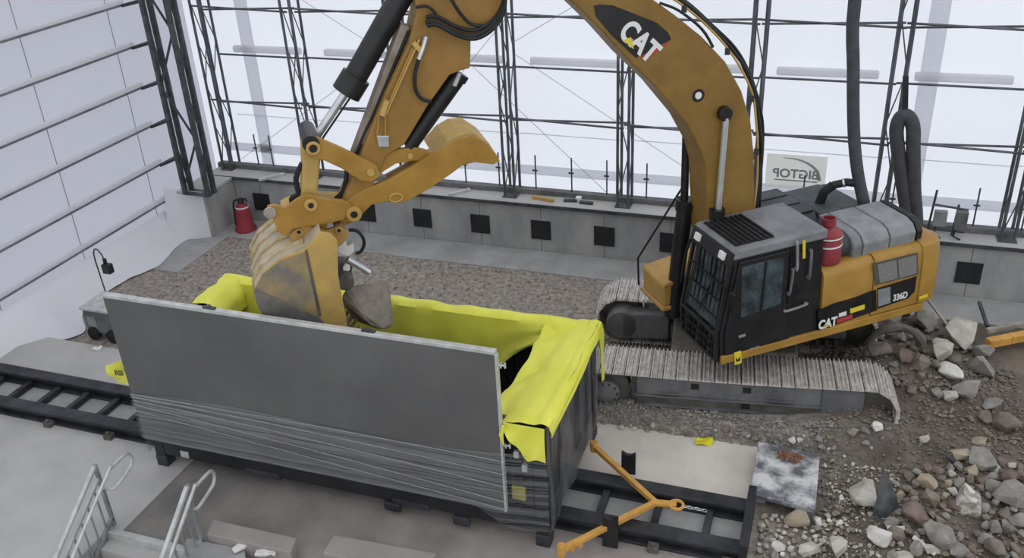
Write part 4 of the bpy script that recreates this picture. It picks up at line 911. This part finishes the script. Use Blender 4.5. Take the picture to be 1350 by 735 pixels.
pin('ear_pin', 394, 306, -.3, .27, .05, YELD, bk_); pin('ear_hole', 394, 306, .27, .28, .025, CABM, bk_); pin('ear_pin', 447, 304, -.3, .27, .05, YELD, bk_); pin('ear_hole', 447, 304, .27, .28, .025, CABM, bk_)
for k in range(5):
    o = -.46+.23*k; c0 = B(462, 456, HB)-BL*(HB-o); d = (B(475, 440, HB)-B(462, 458, HB)).normalized()
    MB().loft([[c0+BL*.06, c0-BL*.06, c0-BL*.06+V((0, 0, -.08)), c0+BL*.06+V((0, 0, -.08))], [c0+d*.25+BL*.03, c0+d*.25-BL*.03, c0+d*.25-BL*.03+V((0, 0, -.03)), c0+d*.25+BL*.03+V((0, 0, -.03))]]).build('tooth', WORN, bk_)
# spray fixture on the coupler
fx = plate('spray_manifold', ((444, 322), (452, 319), (458, 325), (466, 320), (467, 332), (460, 338), (450, 336), (444, 332)), .12, -.02, WHITE, bev=.012)
MB().tube([B(458, 341, .05), B(487, 359, .05)], .042, 10).build('spray_pipe', SILV, fx, smooth=True)
MB().tube([B(452, 352, .08), B(462, 356, .08)], .06, 10).build('nozzle', CABM, fx, smooth=True); pin('nozzle_ring', 457, 354, .1, .16, .05, WHITE, fx)
MB().tube([B(u, v, .0) for u, v in ((460, 303), (470, 304), (478, 312), (480, 322), (476, 331), (469, 334))], .024, 7).build('hydraulic_hose', RUBBER, ex, smooth=True)
MB().lathe(B(452, 360, .0), -BL, [(.1, -.3), (.12, -.28), (.12, .3), (.1, .32)], 14).build('cross_tube', MUDDY, ex, smooth=True)

# ================================================================== gas cylinder standing on the machine deck
gp = UP(SP(1103, 354)[0], -.25, 1.0)
gc = thing('gas_cylinder', 'red gas cylinder with white bands standing on the excavator side panel', 'cylinder', gp)
MB().lathe(gp, UH, [(.18, 0), (.2, .02), (.2, .34), (.185, .37), (.205, .39), (.205, .42), (.17, .48), (.08, .53), (.06, .56)], 22).build('body', REDM, gc, smooth=True)
for h in (.27, .395): MB().lathe(gp+UH*h, UH, [(.207, 0), (.207, .022)], 22).build('band', WHITE, gc)
MB().lathe(gp+UH*.54, UH, [(.05, 0), (.05, .06), (.03, .08)], 12).build('valve', REDM, gc, smooth=True)
MB().lathe(gp+UH*.57, UH, [(.1, 0), (.1, .1), (.08, .1), (.08, 0)], 16).build('valve_guard', REDM, gc, smooth=True)

# ================================================================== hanging exhaust hoses
eh = UP(-2.35, -1.75, 1.40)
hz = thing('exhaust_hose', 'long black exhaust hose hanging straight down to the excavator engine hood', 'hose', PY(1139, 262, eh.y))
pts = [PY(u, v, eh.y) for u, v in ((1141, 276), (1132, 235), (1127, 195), (1125, 150), (1125, 90), (1127, 0))]; top = pts[-1]+V((.1, 0, 2.0))
MB().tube(pts+[top], .092, 14).build('hose', HOSE, hz, smooth=True)
ep = [PY(u, v, eh.y) for u, v in ((1133, 242), (1116, 240), (1098, 244), (1086, 253), (1078, 274))]
MB().tube(ep[:3], .062, 12).build('elbow_pipe', RUBBER, hz, smooth=True); MB().tube(ep[2:], .075, 12).build('exhaust_stack', RUBBER, hz, smooth=True)
MB().tube([ep[1].lerp(ep[2], .1), ep[1].lerp(ep[2], .25)], .072, 12).build('clamp_band', SILV, hz)
yl = 15.6
lh = thing('looped_hose', 'black hose hanging folded in a loop from a strap behind the counterweight', 'hose', PY(1203, 300, yl))
lpth = [PY(u, v, yl) for u, v in ((1200, 312), (1196, 280), (1189, 235), (1183, 190), (1182, 170), (1186, 157), (1193, 152), (1200, 157), (1204, 170), (1204, 200), (1205, 250), (1207, 310))]
g0 = V((lpth[0].x, yl, .1)); g1 = V((lpth[-1].x+.02, yl, .1))
MB().tube([g0]+lpth+[g1], .115, 14).build('hose', HOSE, lh, smooth=True)
s0 = PY(1193, 152, yl)
MB().bar(s0, PY(1194, 100, yl), .09, .03, (0, 1, 0)).build('strap', BLACK, lh); MB().tube([PY(1194, 100, yl), PY(1194, 100, yl)+V((.05, 0, 5))], .012, 6).build('rope', STEELD, lh)

# ================================================================== rubble
def hull(seed, n=18, el=(1, .8, .65)):
    rnd = random.Random(seed); bm = bmesh.new()
    for _ in range(n):
        v = V((rnd.gauss(0, 1), rnd.gauss(0, 1), rnd.gauss(0, 1))).normalized()
        m_ = max(abs(v.x), abs(v.y), abs(v.z)); v = v.lerp(v/m_*.85, .5)*rnd.uniform(.82, 1.05)
        bm.verts.new((v.x*el[0], v.y*el[1], v.z*el[2]))
    r_ = bmesh.ops.convex_hull(bm, input=bm.verts[:]); 
    bmesh.ops.delete(bm, geom=[g for g in r_['geom_interior'] if isinstance(g, bmesh.types.BMVert)], context='VERTS')
    bmesh.ops.recalc_face_normals(bm, faces=bm.faces[:])
    return bm
def rock_mesh(seed, m, n=18, el=(1, .8, .65), soft=True):
    bm = hull(seed, n, el)
    if soft:
        bmesh.ops.bevel(bm, geom=bm.edges[:]+bm.verts[:], offset=.07, segments=1, affect='EDGES', clamp_overlap=True)
    me = bpy.data.meshes.new('rock'); bm.to_mesh(me); bm.free(); me.materials.append(m); return me
RM = {}
def rmesh(kind, mi, flat):
    key = (kind, mi, flat)
    if key not in RM: RM[key] = rock_mesh(kind*31+mi*7+5, ROCK[mi], 20, (1, .8, .3 if flat else .68))
    return RM[key]
rr_ = random.Random(11)
def rock(u, v, wpx, mi, label=None, group=None, flat=False, hz_=None, sink=.25, yaw=None, zadd=0, asp=1.0, tilt=.25, name='rubble_rock'):
    g = PH(u, v); dist = (CP-g).length; r_ = wpx/2*dist/FPX
    hr = r_*(.3 if flat else .68)
    # centre of rock is seen at (u, v): lift to its half height
    p = PH(u, v, hr*(1-sink)+zadd); z = ground_h(p.x, p.y)+hr*(1-sink)+zadd
    o = bpy.data.objects.new(name, rmesh(rr_.randrange(6), mi, flat)); COL.objects.link(o)
    o.location = (p.x, p.y, z); o.scale = (r_*asp, r_, r_)
    o.rotation_euler = (rr_.uniform(-tilt, tilt), rr_.uniform(-tilt, tilt), rr_.uniform(0, 6.28) if yaw is None else yaw)
    return tag(o, label, 'rock', group)
# big named pieces: u, v, width in the photo, tone, label
big = [(1220, 421, 40, 0, 'grey boulder directly below the counterweight'), (1266, 437, 48, 1, 'pale angular boulder at the top right of the spoil heap'),
 (1239, 461, 44, 1, 'large pale squarish boulder in the middle of the spoil heap'), (1296, 483, 38, 0, 'rounded grey boulder nearest the orange beam'),
 (1255, 490, 36, 3, 'whitish wedge-shaped boulder below the squarish boulder'), (1274, 510, 38, 0, 'grey boulder at the lower right foot of the spoil heap'),
 (1252, 521, 22, 1, 'small pale upright stone at the foot of the spoil heap'), (1296, 463, 28, 0, 'grey stone just left of the orange beam end'),
 (1181, 421, 26, 0, 'grey stone under the counterweight, left of the boulder there'), (1213, 479, 30, 2, 'brown boulder beside the broken ring'),
 (1190, 468, 28, 5, 'reddish-brown stone inside the broken ring'), (1160, 462, 30, 2, 'brown stone behind the rear end of the track'),
 (1328, 558, 36, 2, 'brown boulder at the right edge, above the rubble field'), (1299, 550, 22, 2, 'small brown stone left of the right-edge boulder'),
 (1156, 561, 20, 3, 'white cobble leaning on the rear end of the track'), (1125, 567, 18, 0, 'small grey stone under the rear of the track frame'), (1142, 568, 15, 0, 'small grey stone between track and white cobble'),
 (1044, 579, 15, 3, 'small white stone at the top edge of the steel plate'), (1268, 598, 28, 4, 'tan upright stone at the top of the rubble field'),
 (1296, 604, 38, 0, 'grey slabby rock right of the tan upright stone'), (1138, 651, 44, 1, 'large pale rough lump left of the metal shard'),
 (1207, 676, 36, 5, 'reddish rounded rock right of the metal shard'), (1159, 705, 34, 3, 'white chipped rock below the metal shard'),
 (1103, 720, 38, 1, 'round pale boulder at the bottom edge'), (1051, 683, 36, 4, 'tan rock just below the steel plate'), (1077, 687, 18, 3, 'white stone beside the tan rock below the steel plate'),
 (1066, 724, 30, 1, 'pale elongated block at the bottom edge left of the round boulder'), (1026, 719, 22, 3, 'white block next to the rail end stop'),
 (1223, 634, 28, 4, 'tan rounded rock in the middle of the rubble field'), (1225, 655, 28, 2, 'brown rounded rock under the tan rounded one'),
 (1313, 722, 30, 2, 'brown rock at the bottom right edge'), (1337, 652, 46, 0, 'long grey rock at the right edge of the rubble field'), (1240, 703, 46, 0, 'long grey rock at the bottom beside the tilted white slab')]
for (u, v, wp, mi, lab) in big: rock(u, v, wp, mi, lab)
flat = [(1306, 531, 30, 0, 'flat grey slab piece on the dirt right of the spoil heap'), (1220, 578, 22, 1, 'thin pale chip lying on the brown dirt'), (1291, 581, 20, 4, 'tan flat chip on the dirt above the rubble field')]
for (u, v, wp, mi, lab) in flat: rock(u, v, wp, mi, lab, flat=True)
# tilted white slab
c_ = PH(1277, 690); fr = MB()
pz = [PY(u, v, c_.y+.15) for u, v in ((1250, 690), (1264, 655), (1271, 648), (1292, 668), (1294, 700), (1282, 722), (1262, 712))]
fr.prism(pz, (0.02, .16, .05)).build('concrete_slab', mat('white_slab', '#8f8a82', '#cfcac2', 9, .9, bump=.4, bscale=14, contrast=(.42, .58)), label='tilted white-flecked concrete slab standing in the rubble', cat='slab', bevel=.02)
# metal shard
c_ = PH(1165, 690); A_ = [PY(u, v, c_.y+.1) for u, v in ((1148, 688), (1160, 640), (1163, 614), (1174, 640), (1188, 686), (1166, 692))]
ms = thing('metal_shard', 'bent pointed grey metal sheet sticking up out of the rubble', 'metal sheet', c_)
MB().prism([A_[0], A_[1], A_[2], A_[5]], (0, .02, .0)).build('sheet', mat('shard_metal', '#55585c', '#7a7d80', 5, .45, .4), ms); MB().prism([A_[2]+V((0, .005, 0)), A_[3]+V((0, .1, 0)), A_[4]+V((0, .22, 0)), A_[5]+V((0, .005, 0))], (0, .02, 0)).build('folded_edge', MATS['shard_metal'], ms)
# broken ring half buried in the spoil heap
c_ = PH(1178, 462); ang = [math.pi*(.05+.95*i/14) for i in range(15)]
MB().tube([c_+V((.42*math.cos(t), .1*math.cos(t), .02+.42*math.sin(t))) for t in ang], [.07+.02*math.sin(i) for i in range(15)], 8).build('broken_ring', mat('dusty_ring', '#5f5a53', '#7a746b', 5, .9, bump=.3), label='dusty broken ring arching out of the spoil heap', cat='ring', smooth=True)
# orange beam on the right
p0, p1 = PZ(1302, 452, .22), PZ(1352, 442, .22); d_ = (p1-p0).normalized()
ob = thing('orange_beam', 'orange-ended steel beam lying at the right edge near the rear wall', 'beam', p0)
MB().bar(p0, p0+d_*.42, .14, .14).build('beam_end', ORANGE, ob, bevel=.01); MB().bar(p0+d_*.43, p0+d_*3, .14, .14).build('beam', ORANGE, ob, bevel=.01)
p2 = PZ(1301, 436, .3); MB().bar(p2, p2+d_*3, .08, .08).build('steel_bar', WORN, ob, bevel=.006)
a_, c_ = PZ(1222, 397, 1.0), PH(1252, 428, .3); MB().tube([c_+V((0, 0, .25)), a_+V((.0, .4, -.1))], .03, 6).build('steel_rod', WORN, label='pale steel rod leaning from the spoil heap up to the counterweight', cat='rod')
a_, c_ = PH(1286, 420), PH(1300, 438); MB().bar(a_+V((0, 0, .35)), c_+V((0, 0, .12)), .05, .05).build('steel_rod', STEELD, label='dark steel rod on the dirt behind the pale boulder', cat='rod')
for (u0, v0, u1, v1, lab) in ((1203, 713, 1232, 735, 'pale stick lying at the bottom of the rubble field'), (1168, 701, 1192, 701, 'short white strip lying below the metal shard'), (1247, 606, 1262, 616, 'dark pipe stub between stones at the top of the rubble field')):
    MB().tube([PH(u0, v0)+V((0, 0, .07)), PH(u1, v1)+V((0, 0, .06))], .03, 6).build('debris_strip', ROCK[3] if 'white' in lab or 'pale' in lab else STEELD, label=lab, cat='debris')
# mid and small rubble scattered as individuals
pts_ = []
TONE = ['grey', 'pale', 'brown', 'white', 'tan', 'reddish']; NEAR = {}
def scatter(n, area, s0, s1, mats, lab, grp, avoid=.75):
    k = 0; tries = 0
    while k < n and tries < n*60:
        tries += 1; u, v = rr_.uniform(*area[0]), rr_.uniform(*area[1])
        if not area[2](u, v): continue
        s = s0+(s1-s0)*rr_.random()**1.8
        if any((u-a)**2+((v-b_)*1.3)**2 < ((s+c)*.5*avoid)**2 for a, b_, c in pts_): continue
        pts_.append((u, v, s)); mi = rr_.choice(mats); o = rock(u, v, s, mi, lab, grp, flat=rr_.random() < .2, tilt=.5); k += 1
        # nearest landmark and side of it
        L_ = min(LAND, key=lambda q: (q[0]-u)**2+(q[1]-v)**2); du, dv = u-L_[0], v-L_[1]
        side = ('right of' if du > 0 else 'left of') if abs(du) > abs(dv) else ('below' if dv > 0 else 'above')
        NEAR.setdefault((L_[2], side), []).append((du*du+dv*dv, o, TONE[mi]))
LAND = [(1220, 421, 'the boulder below the counterweight'), (1266, 437, 'the pale angular boulder'), (1239, 461, 'the pale squarish boulder'), (1255, 490, 'the whitish wedge boulder'), (1213, 479, 'the brown boulder by the ring'), (1178, 445, 'the broken ring'), (1274, 510, 'the grey boulder at the heap foot'),
        (1268, 598, 'the tan upright stone'), (1296, 604, 'the grey slabby rock'), (1138, 651, 'the large pale lump'), (1207, 676, 'the reddish rounded rock'), (1159, 705, 'the white chipped rock'), (1103, 720, 'the round pale boulder'), (1051, 683, 'the tan rock under the plate'),
        (1066, 724, 'the pale elongated block'), (1026, 719, 'the white block by the end stop'), (1223, 634, 'the tan rounded rock'), (1225, 655, 'the brown rounded rock'), (1313, 722, 'the brown rock at the corner'), (1337, 652, 'the long right-edge rock'), (1277, 685, 'the tilted white slab'), (1168, 655, 'the metal shard'), (1040, 625, 'the steel plate'),
        (1156, 561, 'the white cobble'), (928, 583, 'the yellow rag'), (1044, 579, 'the small white stone on the plate edge'), (800, 545, 'the container corner'), (1240, 703, 'the long grey rock'), (1302, 659, 'the middle of the rubble field')]
for q in big: pts_.append((q[0], q[1], q[2]))
for q in ((1168, 660, 45), (1275, 685, 50)): pts_.append(q)
scatter(85, ((1170, 1348), (600, 733), lambda u, v: v > 600+abs(1290-u)*.25), 12, 28, [0, 0, 0, 2, 2, 2, 4, 1, 5], 'small stone in the rubble field between metal shard and right edge', 'stones of the rubble field')
scatter(60, ((1000, 1110), (668, 733), lambda u, v: u > 1085 or v > 678), 7, 19, [1, 1, 0, 3, 4], 'small pale stone in front of the steel plate', 'pale stones in front of the steel plate')
scatter(40, ((1140, 1290), (425, 520), lambda u, v: (u-1215)**2/75**2+(v-470)**2/48**2 < 1 and v > 440-.2*(u-1140)), 9, 22, [0, 2, 2, 2], 'small stone in the spoil heap behind the excavator', 'stones of the spoil heap')
scatter(45, ((790, 1150), (548, 592), lambda u, v: abs(v-(553+.098*(u-790))) < 9 and v < 590), 6, 14, [0, 0, 4, 1, 2], 'small stone in the row between track and pale apron', 'stones along the near track')
scatter(30, ((1080, 1130), (590, 700), lambda u, v: True), 5, 11, [1, 3, 2, 0], 'small pale stone beside the right edge of the steel plate', 'stones right of the steel plate')
for (nm_, sd_), lst in NEAR.items():
    lst.sort(key=lambda q: q[0])
    for i_, (_, o, tn_) in enumerate(lst):
        nth = '' if len(lst) == 1 else ('nearest ' if i_ == 0 else (ORD[i_]+' nearest ' if i_ < len(ORD) else 'far '))
        o['label'] = '%s%s stone %s %s' % (nth, tn_, sd_, nm_)
# fine gravel, uncountable
gb_ = MB(); rg = random.Random(5); OCT = [(1, 0, 0), (0, 1, 0), (-1, 0, 0), (0, -1, 0), (0, 0, 1), (0, 0, -1)]; OF = [(0, 1, 4), (1, 2, 4), (2, 3, 4), (3, 0, 4), (1, 0, 5), (2, 1, 5), (3, 2, 5), (0, 3, 5)]
def pebbles(n, x0, x1, y0, y1, s0, s1, test=None):
    b = MB(); k = 0
    while k < n:
        x, y = rg.uniform(x0, x1), rg.uniform(y0, y1)
        if test and not test(x, y): k += .2; continue
        s = s0+(s1-s0)*rg.random()**2; z = ground_h(x, y); A = Matrix.Rotation(rg.uniform(0, 6.28), 3, 'Z')@Matrix.Rotation(rg.uniform(-.6, .6), 3, 'X')
        b.add([V((x, y, z+s*.2))+A@V((p[0]*s*rg.uniform(.7, 1.2), p[1]*s*rg.uniform(.6, 1.1), p[2]*s*.6)) for p in OCT], OF); k += 1
    return b
pebbles(3000, .4, 3.6, 8.6, 12.2, .012, .05).build('fine_rubble', ROCK[2], kind='stuff', label='fine brown rubble grit over the dirt at the right', cat='rubble')
pebbles(500, .3, 1.4, 8.6, 11.0, .012, .045).build('fine_rubble', ROCK[1], kind='stuff', label='fine pale rubble chips around the steel plate', cat='rubble')
pebbles(2200, -.2, 3.2, 12.2, 14.3, .015, .06).build('fine_rubble', ROCK[2], kind='stuff', label='fine grit on the spoil heap behind the excavator', cat='rubble')
pebbles(1800, -2.9, .6, 11.12, 11.5, .012, .045).build('fine_rubble', ROCK[0], kind='stuff', label='grit strip between the near track and the pale apron', cat='rubble')
pebbles(3500, -13, 0, 11.3, 15.7, .01, .028).build('loose_gravel', ROCK[2], kind='stuff', label='loose gravel on the ground between container and rear wall', cat='gravel')
pebbles(300, -13, 2, 15.4, 15.9, .012, .035).build('loose_gravel', ROCK[0], kind='stuff', label='gravel along the footing of the rear wall', cat='gravel')
# rock held between bucket and thumb
rk = bpy.data.objects.new('held_rock', rock_mesh(77, mat('held_rock_m', '#6f6861', '#928a80', 4, .9, bump=.5, bscale=9), 15, (1, .95, .9))); COL.objects.link(rk)
rk.location = B(487, 403, .1); rk.scale = (.46, .48, .46); rk.rotation_euler = (.3, .5, .4)
tag(rk, 'big dusty grey rock gripped in the mouth of the excavator bucket', 'rock')
